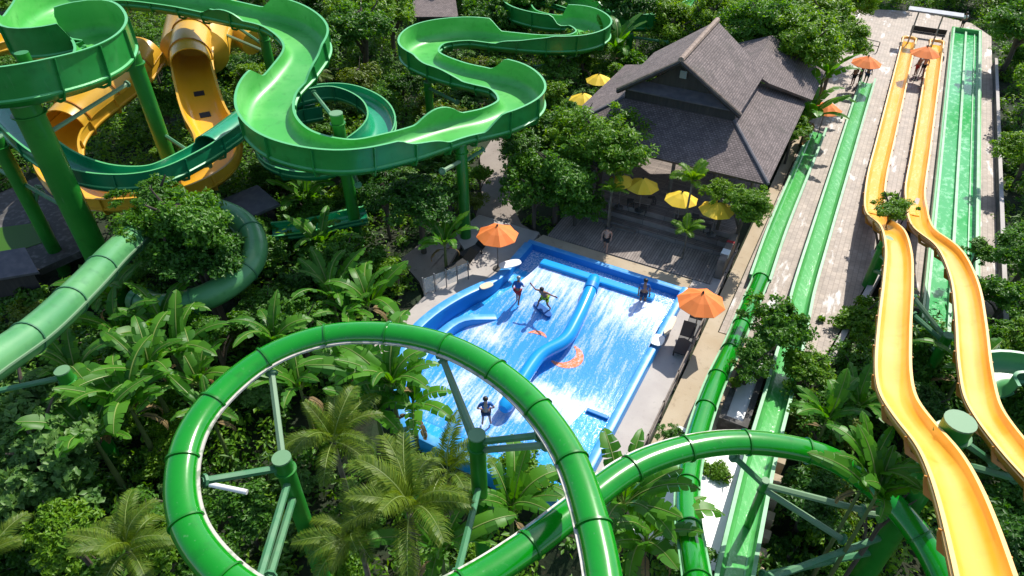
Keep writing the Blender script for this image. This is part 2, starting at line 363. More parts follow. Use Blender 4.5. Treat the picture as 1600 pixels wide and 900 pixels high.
def spline(ctrl, step=0.25):
    """Catmull-Rom through points, resampled evenly"""
    p = [Vector(c) for c in ctrl]; p = [p[0] * 2 - p[1]] + p + [p[-1] * 2 - p[-2]]
    dense = []
    for i in range(1, len(p) - 2):
        p0, p1, p2, p3 = p[i - 1:i + 3]
        d0 = max((p1 - p0).length ** .5, 1e-3); d1 = max((p2 - p1).length ** .5, 1e-3); d2 = max((p3 - p2).length ** .5, 1e-3)
        m1 = ((p1 - p0) / d0 - (p2 - p0) / (d0 + d1) + (p2 - p1) / d1) * d1
        m2 = ((p2 - p1) / d1 - (p3 - p1) / (d1 + d2) + (p3 - p2) / d2) * d1
        for k in range(24):
            t = k / 24; t2 = t * t; t3 = t2 * t
            dense.append(p1 * (2 * t3 - 3 * t2 + 1) + m1 * (t3 - 2 * t2 + t) + p2 * (-2 * t3 + 3 * t2) + m2 * (t3 - t2))
    dense.append(p[-2])
    L = [0]
    for a, b in zip(dense, dense[1:]): L.append(L[-1] + (b - a).length)
    n = max(2, int(L[-1] / step)); out = []; j = 0
    for k in range(n + 1):
        s = L[-1] * k / n
        while j < len(L) - 2 and L[j + 1] < s: j += 1
        f = (s - L[j]) / max(L[j + 1] - L[j], 1e-9); out.append(dense[j].lerp(dense[j + 1], min(max(f, 0), 1)))
    for _ in range(3):
        out = [out[0]] + [(out[i - 1] + out[i] * 2 + out[i + 1]) / 4 for i in range(1, len(out) - 1)] + [out[-1]]
    return out
def frames(path):
    fr = []; n = len(path)
    for i, p in enumerate(path):
        t = (path[min(i + 1, n - 1)] - path[max(i - 1, 0)]).normalized()
        s = t.cross(Vector((0, 0, 1))).normalized(); fr.append((p, t, s, s.cross(t).normalized()))
    return fr
def curvature(path, win=5):
    n = len(path); k = []
    for i in range(n):
        a, b = path[max(i - win, 0)], path[min(i + win, n - 1)]; c = path[i]
        d1 = (c - a).to_2d(); d2 = (b - c).to_2d()
        if d1.length < 1e-4 or d2.length < 1e-4: k.append(0); continue
        ang = math.atan2(d1.x * d2.y - d1.y * d2.x, d1.dot(d2)); k.append(ang / (0.5 * (d1.length + d2.length)))
    for _ in range(14): k = [k[0]] + [(k[i - 1] + k[i] + k[i + 1]) / 3 for i in range(1, n - 1)] + [k[-1]]
    return k
def loft(secs, closed_sec=True, mis=None, caps=True):
    b = MB(); n = len(secs[0]); k = len(secs)
    for s in secs: b.v += [tuple(p) for p in s]
    for i in range(k - 1):
        for j in range(n if closed_sec else n - 1):
            j2 = (j + 1) % n
            b.f.append((i * n + j, (i + 1) * n + j, (i + 1) * n + j2, i * n + j2)); b.m.append(mis[j] if mis else 0)
    if caps:
        b.f.append(tuple(range(n))); b.m.append(1 if mis else 0)
        b.f.append(tuple((k - 1) * n + j for j in range(n - 1, -1, -1))); b.m.append(1 if mis else 0)
    return b
def trough_sec(W, hl, hr, r=0.5, th=0.05, ledge=0.10, arc=5):
    w = W / 2; pts = []; mi = []
    def A(x, z, m): pts.append((x, z)); mi.append(m)
    A(-w, hl, 0)
    for k in range(arc + 1):
        a = math.pi + (math.pi / 2) * k / arc; A(-w + r + r * math.cos(a), r + r * math.sin(a), 0)
    for k in range(arc + 1):
        a = 1.5 * math.pi + (math.pi / 2) * k / arc; A(w - r + r * math.cos(a), r + r * math.sin(a), 0)
    A(w, hr, 2); o = th + ledge
    A(w + o * 0.9, hr, 1); A(w + o * 0.9, hr - 0.05, 1); A(w + th, hr - 0.06, 1); A(w + th, 0.42, 2); A(w + o, 0.37, 1); A(w + o, 0.29, 1)
    A(w - 0.10, 0.02, 1); A(w - 0.45, -0.13, 1)
    A(-w + 0.45, -0.13, 1); A(-w + 0.10, 0.02, 1); A(-w - o, 0.29, 1); A(-w - o, 0.37, 2); A(-w - th, 0.42, 1); A(-w - th, hl - 0.06, 1); A(-w - o * 0.9, hl - 0.05, 1); A(-w - o * 0.9, hl, 2)
    return pts, mi
def put(sec, fr):
    p, t, s, n = fr
    return [p + s * x + n * z for (x, z) in sec]
def trough_slide(root, path, W, hfun, mats, rib_every=1.8, rib_mat=None, r=0.5, ledge=0.1, name='channel', ribs=True, rib_out=0.14):
    fr = frames(path); secs = []; mis = None; hs = []
    for i, f in enumerate(fr):
        hl, hr = hfun(i); hs.append((hl, hr)); s, mis = trough_sec(W, hl, hr, r, ledge=ledge); secs.append(put(s, f))
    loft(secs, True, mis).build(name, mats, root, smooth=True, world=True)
    if ribs:
        L = 0; last = -rib_every
        for i in range(1, len(path)):
            L += (path[i] - path[i - 1]).length
            if L - last >= rib_every:
                last = L; p, t, s, n = fr[i]; hl, hr = hs[i]; w = W / 2 + 0.05
                out = [(-w, hl - 0.07), (-w, .34), (-w + .12, 0.0), (-w + .45, -.14), (w - .45, -.14), (w - .12, 0.0), (w, .34), (w, hr - .07)]
                out2 = [(-w - rib_out, hl - 0.07), (-w - rib_out, .30), (-w, -.08), (-w + .40, -.26), (w - .40, -.26), (w, -.08), (w + rib_out, .30), (w + rib_out, hr - .07)]
                ring = out + out2[::-1]
                a = [p + s * x + n * z - t * .03 for x, z in ring]; c = [p + s * x + n * z + t * .03 for x, z in ring]
                loft([a, c]).build('rib', rib_mat or mats[1], root, world=True)
def tube_slide(root, path, r, m, mf, ms, every=2.2, seam=True, seg=20, seamside=-1, fl=1.0):
    fr = frames(path); secs = []
    for (p, t, s, n) in fr:
        secs.append([p + s * r * math.cos(2 * math.pi * j / seg) + n * r * fl * math.sin(2 * math.pi * j / seg) for j in range(seg)])
    loft(secs).build('tube', m, root, smooth=True, world=True)
    L = 0; last = -every * 0.5
    for i in range(1, len(path)):
        L += (path[i] - path[i - 1]).length
        if L - last >= every:
            last = L; p, t, s, n = fr[i]
            rings = []
            for (rr, d) in ((r - .01, -.03), (r + .045, -.03), (r + .045, .03), (r - .01, .03)):
                rings.append([p + t * d + s * rr * math.cos(2 * math.pi * j / 24) + n * (rr - r + r * fl) * math.sin(2 * math.pi * j / 24) for j in range(24)])
            loft(rings, caps=False).build('flange', mf, root, smooth=True, world=True)
    if seam:
        for sd in ((-1, 1) if seamside == 0 else (seamside,)):
            secs = []
            for (p, t, s, n) in fr:
                c = p + s * sd * (r * 0.995) - n * 0.02
                secs.append([c + s * sd * x + n * z for x, z in ((-.03, -.035), (.07, -.035), (.07, .035), (-.03, .035))])
            loft(secs).build('seam', ms, root, world=True)
def px_path(c, step=0.25): return spline([at(*q) for q in c], step)

# ------------------------------------------------------------------ ground
def sstep(x): x = min(max(x, 0), 1); return x * x * (3 - 2 * x)
def gz(v, u):
    if v < -16: ub = 17.5
    elif v < -4.6: ub = 13.6
    elif v < -0.9: ub = 14.0
    elif v < 2.4: ub = 26.0
    elif v < 5.0: ub = 43.0
    else: ub = 31.0
    d = -0.22 - 1.7 * sstep((ub - u) / 2.5)
    return d
g = MB(); xs = [-400, -200, -120] + [i * 1.5 for i in range(-60, 61)] + [120, 200, 400]
ys = [-400, -200, -90, -40] + [i * 1.5 for i in range(-15, 90)] + [160, 250, 400]
for y in ys:
    for x in xs:
        v, u = uv(Vector((x, y, 0))); g.v.append((x, y, gz(v, u)))
nx = len(xs)
for j in range(len(ys) - 1):
    for i in range(nx - 1):
        k = j * nx + i; g.f.append((k, k + 1, k + nx + 1, k + nx)); g.m.append(0)
tag(g.build('ground', M_soil), kind='structure')

PAVED = []
def paving(name, poly, m, top=0.0, depth=0.5, clear=True):
    b = MB().prism(poly, top - depth, top); o = b.build(name, m, rz=ROT); PAVED.append([tuple(p) for p in poly])
    return tag(o, kind='structure')
def pxpoly(*pts): return [puv(*p) for p in pts]
paving('lane_paving', [(-2.6, 26.5), (2.25, 27), (5.05, 44.5), (5.25, 33), (9.55, 33), (9.55, 80), (7.8, 83.5), (3, 85), (-5, 82.5), (-4.6, 60), (-2.6, 50)], M_lanepave, 0.0, 2.4)
paving('footpath', [(-3.3, 16.5), (-1.2, 16.5), (-1.0, 26.45), (-2.65, 26.45), (-2.65, 50), (-3.3, 50)], M_tan, -0.003, 2.4)
paving('pool_deck', [(-4.92, 13.9), (-3.42, 14.6), (-3.42, 31), (-4.0, 31), (-4.92, 31)], M_conc, 0.0, 2.4)
paving('pool_surround', [(-14.2, 28.75), (-4.95, 28.75), (-4.95, 29.9), (-13.9, 29.9)], M_tan, -0.002, 0.5)
paving('wooden_deck', [(-13.6, 29.92), (-4.0, 29.92), (-4.0, 32.6), (-13.6, 32.6)], M_deck, 0.06, 0.4)
paving('side_deck', [(-14.1, 28.7), (-14.25, 23.5), (-15.35, 20.9), (-15.55, 17.2), (-17.0, 17.6), (-16.9, 22.5), (-16.6, 26), (-18.5, 27.5), (-18.3, 30), (-14.2, 30)], M_conc, 0.0, 2.2)
paving('garden_path', [*pxpoly((668, 470), (655, 440), (625, 405), (660, 378), (700, 368), (742, 345), (752, 300), (750, 245), (770, 215), (800, 215), (792, 260), (800, 320), (815, 350), (845, 368)), (-14.25, 30.05), (-18.35, 30.05)], M_path, -0.006, 0.5)
paving('courtyard', pxpoly((0, 300), (70, 270), (140, 320), (150, 380), (60, 420), (-60, 420), (-80, 330)), M_stone, -0.05, 0.4)  # dark colour paints in the shade lying over this paving
tag(MB().prism(pxpoly((-80, 395), (0, 355), (75, 345), (85, 372), (0, 400)), -0.1, -0.02).build('lawn', L_mid, rz=ROT), kind='structure')

# ------------------------------------------------------------------ surf pool
def pool_local(): return None
def ramp_z(u): return 0.06 + 0.10 * sstep((u - 16) / 3) + 0.72 * sstep((u - 19) / 7.2)
b = MB(); us = [15.0 + k * 0.4 for k in range(29)]
for u in us:
    left = -15.0 + 2.7 * sstep((u - 17.5) / 9) + max(0, 17.5 - u) * .66
    for k in range(13):
        v = left + (-5.15 - left) * k / 12; b.v.append((v, u, ramp_z(u)))
for i in range(len(us) - 1):
    for k in range(12):
        q = i * 13 + k; b.f.append((q, q + 1, q + 14, q + 13)); b.m.append(0)
tag(b.build('sheet_water', M_sheet, rz=ROT, smooth=True), kind='structure')
tag(MB().prism([(-14.05, 26.35), (-5.1, 26.35), (-5.1, 28.45), (-14.05, 28.45)], -0.5, -0.12).build('recovery_water', M_trough, rz=ROT), kind='structure')
tag(MB().prism([(-12.3, 14.2), (-5.1, 14.0), (-5.1, 15.0), (-13.4, 15.0)], -0.4, 0.05).build('shallow_water', M_shallow, rz=ROT), kind='structure')
tag(MB().prism([(-7.1, 15.0), (-5.12, 15.0), (-5.12, 18.6), (-6.4, 18.6)], 0.02, 0.19).build('drain_channel', M_shallow, rz=ROT), kind='structure')
tag(MB().prism([(-15.1, 17.5), (-12.4, 14.4), (-5.1, 14.1), (-5.1, 26.3), (-14.05, 26.3), (-14.3, 22.5), (-15.2, 20)], -0.5, 0.03).build('pool_floor', M_shallow, rz=ROT), kind='structure')
pool = thing('surf_pool', 'blue padded surf wave pool with white running water in the middle', 'pool', P(-9.6, 21, 0), ROT)
def PB(v, u, z): return P(v, u, z)
def wall(path, w, z0, z1, name, m, mt=None, taper=0.05):
    """a padded wall following (v,u) points, w thick, rounded top"""
    pts = [Vector((q[0], q[1], 0)) for q in path]; secs = []
    n = len(pts)
    for i, p in enumerate(pts):
        t = (pts[min(i + 1, n - 1)] - pts[max(i - 1, 0)]).normalized(); s = Vector((t.y, -t.x, 0)); zt = path[i][2] if len(path[i]) > 2 else z1
        sec = [(-w / 2, z0), (-w / 2, zt - .12), (-w / 2 + .04, zt - .03), (-w / 2 + .12, zt), (w / 2 - .12, zt), (w / 2 - .04, zt - .03), (w / 2, zt - .12), (w / 2, z0)]
        secs.append([P(*(p + s * x).to_2d(), z) for x, z in sec])
    mis = [0, 0, 1, 1, 1, 0, 0, 0]
    return loft(secs, True, mis).build(name, [m, mt or M_bluetop], pool, smooth=True, world=True)
wall([(-14.2, 28.62), (-5.0, 28.5)], 0.42, -0.9, 0.30, 'end_wall', M_blued)
for k in range(3): pass
wall([(-5.0, 28.7, .32), (-5.0, 26.5, .4), (-5.0, 22.0), (-5.0, 13.8)], 0.42, -0.5, 0.55, 'side_wall', M_blue)
wall([(-12.4, 14.1), (-5.2, 13.85)], 0.5, -2.2, 0.42, 'front_wall', M_blue)
wall(spline([(-14.1, 28.4, .3), (-14.0, 26, .45), (-13.9, 24.4, .7), (-14.6, 22.3, .95), (-15.1, 20.6, 1.0), (-15.3, 18.6, 1.0), (-15.0, 17.0, .9), (-14.0, 15.4, .75), (-12.5, 14.1, .5)], 0.5) and
     [(p.x, p.y, p.z) for p in spline([(-14.1, 28.4, .3), (-14.0, 26, .45), (-13.9, 24.4, .7), (-14.6, 22.3, .95), (-15.1, 20.6, 1.0), (-15.3, 18.6, 1.0), (-15.0, 17.0, .9), (-14.0, 15.4, .75), (-12.5, 14.1, .5)], 0.5)], 0.55, -0.5, 1.0, 'side_wall', M_blued)
lw = [(p.x, p.y, p.z) for p in spline([(-12.6, 21.9, .45), (-13.1, 21.4, .6), (-13.9, 20.9, .7), (-14.2, 19.6, .7), (-14.2, 17.8, .7), (-13.7, 16.4, .5)], 0.4)]
wall(lw, 0.5, -0.2, 0.6, 'inner_ledge', M_blue)
# the crest beam the water falls over and the long padded divider
MB().box(-12.3, -6.0, 26.05, 26.6, 0.3, 1.08, 0, lambda x, y, z: P(x, y, z)).build('crest_beam', M_divider, pool, world=True, bevel=0.1)
dv = spline([at(930, 433, 1.15), at(919, 462, 1.2), at(899, 505, 1.0), at(881, 534, 0.85), at(846, 553, 0.8), at(826, 578, 0.72), at(808, 607, 0.62), at(786, 640, 0.5)], 0.2)
MB().tube(dv, [0.22] + [0.33] * (len(dv) - 2) + [0.24], 16).build('divider', M_divider, pool, smooth=True, world=True)
MB().tube([dv[4], dv[6]], 0.37, 16).build('divider_collar', M_blued, pool, smooth=True, world=True)
# small nozzle grille by the drain
MB().box(-6.3, -5.3, 18.55, 18.75, 0.15, 0.32, 0, lambda x, y, z: P(x, y, z)).build('gate', M_blued, pool, world=True, bevel=0.03)
def crescent(cx, cy, r0, r1, a0, a1, off, label):
    b = MB(); n = 22; pts = []
    for k in range(n + 1):
        a = R(a0 + (a1 - a0) * k / n); w = math.sin(math.pi * k / n)
        for rr in (r1, r1 - (r1 - r0) * (0.25 + 0.75 * w)):
            v = cx + rr * math.cos(a); u = cy + rr * math.sin(a) * 0.85; pts.append((v, u, ramp_z(u) + 0.012))
    b.v = pts
    for k in range(n): b.f.append((2 * k, 2 * k + 2, 2 * k + 3, 2 * k + 1)); b.m.append(0)
    o = b.build('crescent_mark', M_mark, rz=ROT); return tag(o, label, 'floor marking')
c1 = puv(884, 556, .3); crescent(c1[0], c1[1], 0.36, 0.86, -125, 80, 0, 'orange crescent painted on pool bed right of the blue divider')
c2 = puv(838, 527, .4); crescent(c2[0], c2[1], 0.25, 0.52, 30, 165, 0, 'small orange arc painted on pool bed left of the blue divider')
# ------------------------------------------------------------------ terrace and pavilion
ter = thing('terrace', 'grey timber terrace with three wide steps below the shingled pavilion', 'terrace', P(-9, 34, 0), ROT)
fl = lambda x, y, z: P(x, y, z)
for k in range(3):
    MB().box(-13.7 + 0.02 * k, -3.9 - .02 * k, 32.62 + 0.55 * k, 33.17 + 0.55 * k if k < 2 else 48.5, -0.1, 0.32 + 0.3 * k, 0, fl).build('step' if k < 2 else 'floor', M_step, ter, world=True, bevel=0.02)
for (v0, v1, k) in ((-10.6, -9.2, 0), (-12.9, -11.6, 1)):
    MB().box(v0, v1, 32.35 + .55 * k, 32.6 + .55 * k, 0.0, 0.2 + .3 * k, 0, fl).build('bench_step', M_wood, ter, world=True, bevel=0.02)
# pavilion
CV = -9.3
pav = thing('pavilion', 'open pavilion with steep grey shingle gable roof over wide skirt roof', 'pavilion', P(CV, 41, 0.9), ROT)
def panel(poly, name='roof', th=0.16, m=M_roof, par=None):
    return MB().slab([P(*q) for q in poly], th).build(name, m, par or pav, world=True)
Zr, Ze, Zs, Zo = 8.7, 6.05, 5.35, 3.85
uf, ub_ = 37.4, 44.9
RO = panel([(CV, uf, Zr), (CV, ub_, Zr), (-13.05, ub_ - .1, Ze), (-13.05, uf + .55, Ze)], 'roof')
panel([(CV + .004, uf, Zr), (CV + .004, ub_, Zr), (-5.65, ub_ - .1, Ze), (-5.65, uf + .55, Ze)], 'roof')
# skirt: front, left, right, back
i0, i1, j0, j1 = -12.75, -5.95, 38.5, 44.6
o0, o1, p0, p1 = -15.8, -2.9, 34.9, 47.3
panel([(i0, j0, Zs), (i1, j0, Zs), (o1, p0, Zo), (o0, p0, Zo)], 'skirt_roof')
panel([(i0, j1, Zs), (i0, j0, Zs), (o0, p0, Zo - .004), (o0, p1, Zo)], 'skirt_roof')
panel([(i1, j0, Zs), (i1, j1, Zs), (o1, p1, Zo), (o1, p0, Zo - .004)], 'skirt_roof')
panel([(i1, j1, Zs), (i0, j1, Zs), (o0, p1, Zo - .008), (o1, p1, Zo - .008)], 'skirt_roof')
# rear wing
wing = [(-7.6, 44.2, 6.3), (-7.6, 50.5, 6.3)]
panel([(-6.6, 44.0, 6.35), (-6.6, 51.0, 6.35), (-2.6, 52.0, 4.15), (-2.6, 46.6, 4.15), (-5.2, 44.3, 5.6)], 'rear_roof')
panel([(-6.604, 44.0, 6.35), (-6.604, 51.0, 6.35), (-11, 52, 4.3), (-11, 47, 4.3)], 'rear_roof')
# ridge, hips, barge boards
def beam(a, c, r, name, m, h=1.0): return MB().tube([P(*a), P(*c)], r, 8).build(name, m, pav, smooth=True, world=True)
beam((CV, uf - .05, Zr + .03), (CV, ub_ + .05, Zr + .03), 0.17, 'ridge_cap', M_ridge)
for (a, c) in (((i0, j0, Zs), (o0, p0, Zo)), ((i1, j0, Zs), (o1, p0, Zo)), ((i1, j1, Zs), (o1, p1, Zo))):
    beam((a[0], a[1], a[2] + .02), (c[0], c[1], c[2] + .02), 0.10, 'hip_cap', M_roof if False else M_slate)
for sx in (-1, 1):
    a = Vector((CV, uf - .02, Zr - .12)); e = Vector((CV + sx * 3.72, uf + .52, Ze - .14))
    MB().tube([P(*a), P(*e)], 0.13, 4).build('barge_board', M_darkwood, pav, world=True)
    MB().tube([P(CV, uf + .02, Zr - .02), P(CV + sx * 3.75, uf + .53, Ze + .02)], 0.09, 6).build('barge_tile', M_ridge, pav, world=True)
MB().box(-12.75, -12.6, 38.76, 44.5, 5.2, 6.0, 0, fl).build('side_band', M_darkwood, pav, world=True)
MB().box(-6.1, -5.95, 38.76, 44.5, 5.2, 6.0, 0, fl).build('side_band', M_darkwood, pav, world=True)
# gable wall, ledge, vents, lights
gb = MB(); k = 38.75
tri = [(-12.2, k, 5.9), (-6.4, k, 5.9), (CV, k, 8.2)]
gb.add([P(*q) for q in tri] + [P(q[0], k + .15, q[2]) for q in tri], [(0, 1, 2), (5, 4, 3), (0, 3, 4, 1), (1, 4, 5, 2), (2, 5, 3, 0)])
gb.build('gable_wall', M_darkwood, pav, world=True)
MB().slab([P(-12.3, 38.74, 6.55), P(-6.3, 38.74, 6.55), P(-5.9, 37.95, 6.2), P(-12.7, 37.95, 6.2)], .1).build('gable_ledge', M_slate, pav, world=True)
MB().box(-12.7, -5.95, 38.52, 38.74, 5.2, 6.2, 0, fl).build('gable_base', M_darkwood, pav, world=True)
MB().box(-9.55, -9.15, 38.6, 38.74, 7.2, 7.65, 0, fl).build('vent', M_metal, pav, world=True)
for vv in (-11.3, -7.4): MB().box(vv - .18, vv + .18, 38.35, 38.5, 6.08, 6.2, 0, fl).build('floodlight', M_metal, pav, world=True)
for vv in (-14.6, -11.6, -8.4, -5.6, -3.8):
    for uu in (36.0, 46.2): MB().tube([P(vv, uu, .9), P(vv, uu, 4.05)], 0.11, 10).build('column', M_wood, pav, world=True)
for vv in (-12.3, -6.4):
    for uu in (39, 44.3): MB().tube([P(vv, uu, .9), P(vv, uu, 4.85)], 0.14, 10).build('column', M_wood, pav, world=True)
MB().box(-12.5, -6.2, 43.9, 44.2, .9, 3.6, 0, fl).build('back_wall', M_darkwood, pav, world=True)
MB().box(-11.5, -8, 41.2, 42.0, .9, 2.0, 0, fl).build('bar_counter', M_darkwood, pav, world=True, bevel=0.03)

# ------------------------------------------------------------------ parasols
def make_parasol(name, label, group, canvas, loc, rad=1.35, top=2.75, drop=0.62, seg=8, rz=0.0):
    r = thing(name, label, 'parasol', loc, rz, group); b = MB(); n = seg
    ringz = [(0.06, top), (rad * .5, top - drop * .42), (rad, top - drop)]
    for lay in (0, -0.018):
        k0 = len(b.v)
        for (rr, z) in ringz:
            for j in range(n * 2):
                q = math.pi * j / n; mid = j % 2
                f = 1.0 if not mid else math.cos(math.pi / n) * 0.985
                b.v.append((rr * f * math.cos(q), rr * f * math.sin(q), z + lay - (0.03 * rr if mid else 0)))
        for i in range(2):
            for j in range(2 * n):
                j2 = (j + 1) % (2 * n); q = (k0 + i * 2 * n + j, k0 + (i + 1) * 2 * n + j, k0 + (i + 1) * 2 * n + j2, k0 + i * 2 * n + j2)
                b.f.append(q if lay == 0 else q[::-1]); b.m.append(0)
    m = 2 * n
    for j in range(m):   # hem
        a, c = 2 * m + j, 2 * m + (j + 1) % m; b.f.append((a, c + 3 * m, a + 3 * m) if False else (a, a + 3 * m, c + 3 * m, c)); b.m.append(0)
    b.build('canopy', canvas, r)
    MB().tube([(0, 0, 0.05), (0, 0, top + .02)], 0.03, 8).build('pole', M_wood, r)
    MB().lathe([(0.05, 0), (0.06, .05), (0.02, .12)], 10, c=(0, 0, top)).build('finial', M_darkwood, r, smooth=True)
    for j in range(n):
        q = 2 * math.pi * j / n
        MB().tube([(0.03 * math.cos(q), .03 * math.sin(q), top - .08), (rad * .97 * math.cos(q), rad * .97 * math.sin(q), top - drop - .03)], 0.012, 5).build('spoke', M_wood, r)
    MB().lathe([(0.28, 0), (0.28, .05), (0.06, .08), (0.05, .3)], 14).build('foot', M_stone, r)
    return r
GO, GY = 'orange parasols around the water', 'yellow parasols at the pavilion'
def um(px_, py_, z, rad, canvas, label, group, base):
    q = at(px_, py_, z); q.z = base
    return make_parasol('parasol', label, group, canvas, q, rad, z - base + .12, 0.50 * rad, 8, random.random())
um(1098, 461, 2.7, 1.14, M_um_o, 'large orange parasol at the right corner of the surf pool', GO, 0)
um(777, 356, 2.7, 1.14, M_um_o, 'orange parasol dappled with leaf shade behind the surf pool', GO, 0)
um(1357, 90, 2.7, 1.18, M_um_o, 'orange parasol above three people at the end of a green lane', GO, 0)
um(1449, 75, 2.7, 1.18, M_um_o, 'orange parasol between the ends of the two yellow slides', GO, 0)
um(1293, 162, 2.7, 1.12, M_um_o, 'orange parasol half hidden by big leaves beside the pavilion', GO, 0)
um(1005, 282, 2.95, .98, M_um_y, 'yellow parasol on the terrace left, clear of any leaves', GY, .9)
um(1066, 303, 2.95, .95, M_um_y, 'yellow parasol on the terrace behind the slim fan palm', GY, .9)
um(1122, 319, 2.95, .98, M_um_y, 'yellow parasol on the terrace under the bushy right tree', GY, .9)
um(972, 277, 2.95, 0.8, M_um_y, 'yellow parasol on the terrace almost hidden by the round tree', GY, .9)
um(936, 118, 2.9, 1.0, M_um_y, 'yellow parasol behind the left eave of the pavilion', GY, 0)
um(911, 148, 2.9, 1.0, M_um_y, 'frayed yellow parasol in leaves left of the pavilion', GY, 0)

# terrace tables and loungers
def table(loc, rz, label):
    t = thing('low_table', label, 'table', loc, rz, 'low tables on the terrace')
    MB().box(-.5, .5, -.35, .35, .38, .43).build('top', M_wood, t, bevel=0.01)
    for sx in (-1, 1):
        for sy in (-1, 1): MB().box(sx * .42 - .03, sx * .42 + .03, sy * .28 - .03, sy * .28 + .03, 0, .38).build('leg', M_wood, t)
for q, l in (((1003, 322), 'low timber table under the clear yellow parasol'), ((1066, 340), 'low timber table in front of the fan palm parasol'), ((1106, 345), 'low timber table under the bushy right tree')):
    p = at(*q, .93); p.z = .92; table(p, ROT + .1, l)
def stool(loc, rz, label):
    t = thing('stool', label, 'stool', loc, rz, 'dark stools on the terrace')
    MB().box(-.2, .2, -.2, .2, .36, .42).build('seat', M_darkwood, t, bevel=0.01)
    for sx in (-1, 1):
        for sy in (-1, 1): MB().box(sx * .17 - .025, sx * .17 + .025, sy * .17 - .025, sy * .17 + .025, 0, .36).build('leg', M_darkwood, t)
for q in ((1004, 334), (985, 322), (1063, 352), (1085, 346), (1104, 362), (1018, 318)):
    p = at(*q, .93); p.z = .92; stool(p, ROT + random.random(), 'dark square stool beside the low tables on the pavilion terrace')
def lounger(loc, rz, label):
    t = thing('sun_lounger', label, 'sun lounger', loc, rz, 'black sun loungers by the pool')
    MB().box(-.32, .32, -.95, .35, .26, .33).build('seat', M_black, t, bevel=0.02)
    b = MB().box(-.32, .32, 0, .75, 0, .07, 0, lambda x, y, z: Vector((x, .34 + y * .8 - z * .5, .29 + y * .6 + z * .8))); b.build('backrest', M_black, t)
    for sx in (-1, 1):
        for yy in (-.85, .25): MB().box(sx * .28 - .03, sx * .28 + .03, yy - .03, yy + .03, 0, .27).build('leg', M_black, t)
lounger(at(722, 418), ROT - .35, 'black lounger left of the pool, nearest the glass balustrade')
lounger(at(742, 396), ROT - .35, 'black lounger left of the pool, under the dappled orange parasol')
lounger(at(1068, 540), ROT + .05, 'black lounger on the concrete strip right of the pool')
lounger(at(1083, 512), ROT + .05, 'black lounger below the large orange parasol')

# ------------------------------------------------------------------ boards, fence, balustrade, small furniture
def board(px_, py_, z, L, W, rz, m, label, name='surfboard', cat='bodyboard'):
    p = at(px_, py_, z); t = MB(); n = 20; out = []
    for k in range(n):
        a = 2 * math.pi * k / n; x = math.cos(a); y = math.sin(a)
        out.append((W / 2 * abs(x) ** .7 * (1 if x > 0 else -1), L / 2 * abs(y) ** .8 * (1 if y > 0 else -1)))
    t.prism(out, 0, .06); o = t.build(name, m, loc=p, rz=rz, bevel=0.02); return tag(o, label, cat)
board(797, 413, .92, 1.25, .62, ROT - .7, M_white, 'pale oval board lying on the left pool wall')
board(760, 447, .88, .75, .45, ROT - .5, M_cream, 'cream pad lying on the left pool wall below the oval board')
board(1027, 532, .58, .8, .65, ROT, M_white, 'round white board on the right pool wall')
board(1047, 509, .57, 1.5, .34, ROT, M_cream, 'long cream board with orange tip on the right pool wall')
fen = thing('timber_fence', 'low weathered timber fence between pool deck and tan footpath', 'fence', P(-3.37, 20, 0), ROT)
for k in range(10):
    uu = 14 + k * 2.0; MB().box(-3.44, -3.34, uu - .05, uu + .05, -.1, 1.0, 0, fl).build('post', M_wood, fen, world=True)
for z in (.45, .9): MB().box(-3.42, -3.36, 13.8, 33, z, z + .1, 0, fl).build('rail', M_wood, fen, world=True)
pw = thing('wooden_screen', 'grey timber screen with white towel at the terrace corner', 'screen', P(-3.75, 32.4, 0), ROT)
MB().box(-3.98, -3.6, 30.6, 33.9, -.1, 1.25, 0, fl).build('panel', M_wood, pw, world=True, bevel=.02)
MB().box(-4.0, -3.58, 31.2, 31.7, 1.0, 1.29, 0, fl).build('towel', M_white, pw, world=True, bevel=.03)
MB().box(-4.0, -3.58, 32.4, 32.6, .9, 1.285, 0, fl).build('cloth', M_red, pw, world=True, bevel=.03)
bal = thing('glass_balustrade', 'glass balustrade panels on slim metal posts left of the pool', 'balustrade', at(730, 455), 0)
gA, gB = at(663, 462), at(732, 436)
for k in range(5):
    p = gA.lerp(gB, k / 4); MB().tube([p, p + Vector((0, 0, 1.2))], .035, 8).build('post', M_metal, bal, world=True)
    if k < 4:
        q = gA.lerp(gB, (k + 1) / 4); d = (q - p).normalized(); nn = Vector((-d.y, d.x, 0)) * .01; a = p + d * .06 + Vector((0, 0, .15)); c = q - d * .06 + Vector((0, 0, .15)); up = Vector((0, 0, .95))
        MB().add([a + nn, c + nn, c + nn + up, a + nn + up, a - nn, c - nn, c - nn + up, a - nn + up], [(0, 1, 2, 3), (7, 6, 5, 4), (0, 4, 5, 1), (3, 2, 6, 7), (0, 3, 7, 4), (1, 5, 6, 2)]).build('pane', M_glass, bal, world=True)
pl0, pl1 = puv(1128, 648, .4), puv(1205, 568, .4)
plan = thing('planter', 'dark stone planter with white pebbles between the two green lanes', 'planter', P(-.6, 23, -.5), ROT)
MB().box(-1.15, .05, 20.6, 20.85, -2.4, .6, 0, fl).build('wall', M_stone, plan, world=True)
MB().box(-1.15, -.9, 20.85, 25.5, -2.4, .6, 0, fl).build('wall', M_stone, plan, world=True)
MB().box(-.2, .05, 20.85, 25.5, -2.4, .6, 0, fl).build('wall', M_stone, plan, world=True)
MB().box(-.9, -.2, 20.85, 25.5, -2.4, .45, 0, fl).build('pebble_bed', M_white, plan, world=True)
wr = thing('flat_roof', 'sunlit white flat roof below the green tubes', 'roof', at(1095, 790, 0.6), ROT)
v0, u0 = puv(1095, 790, .6)
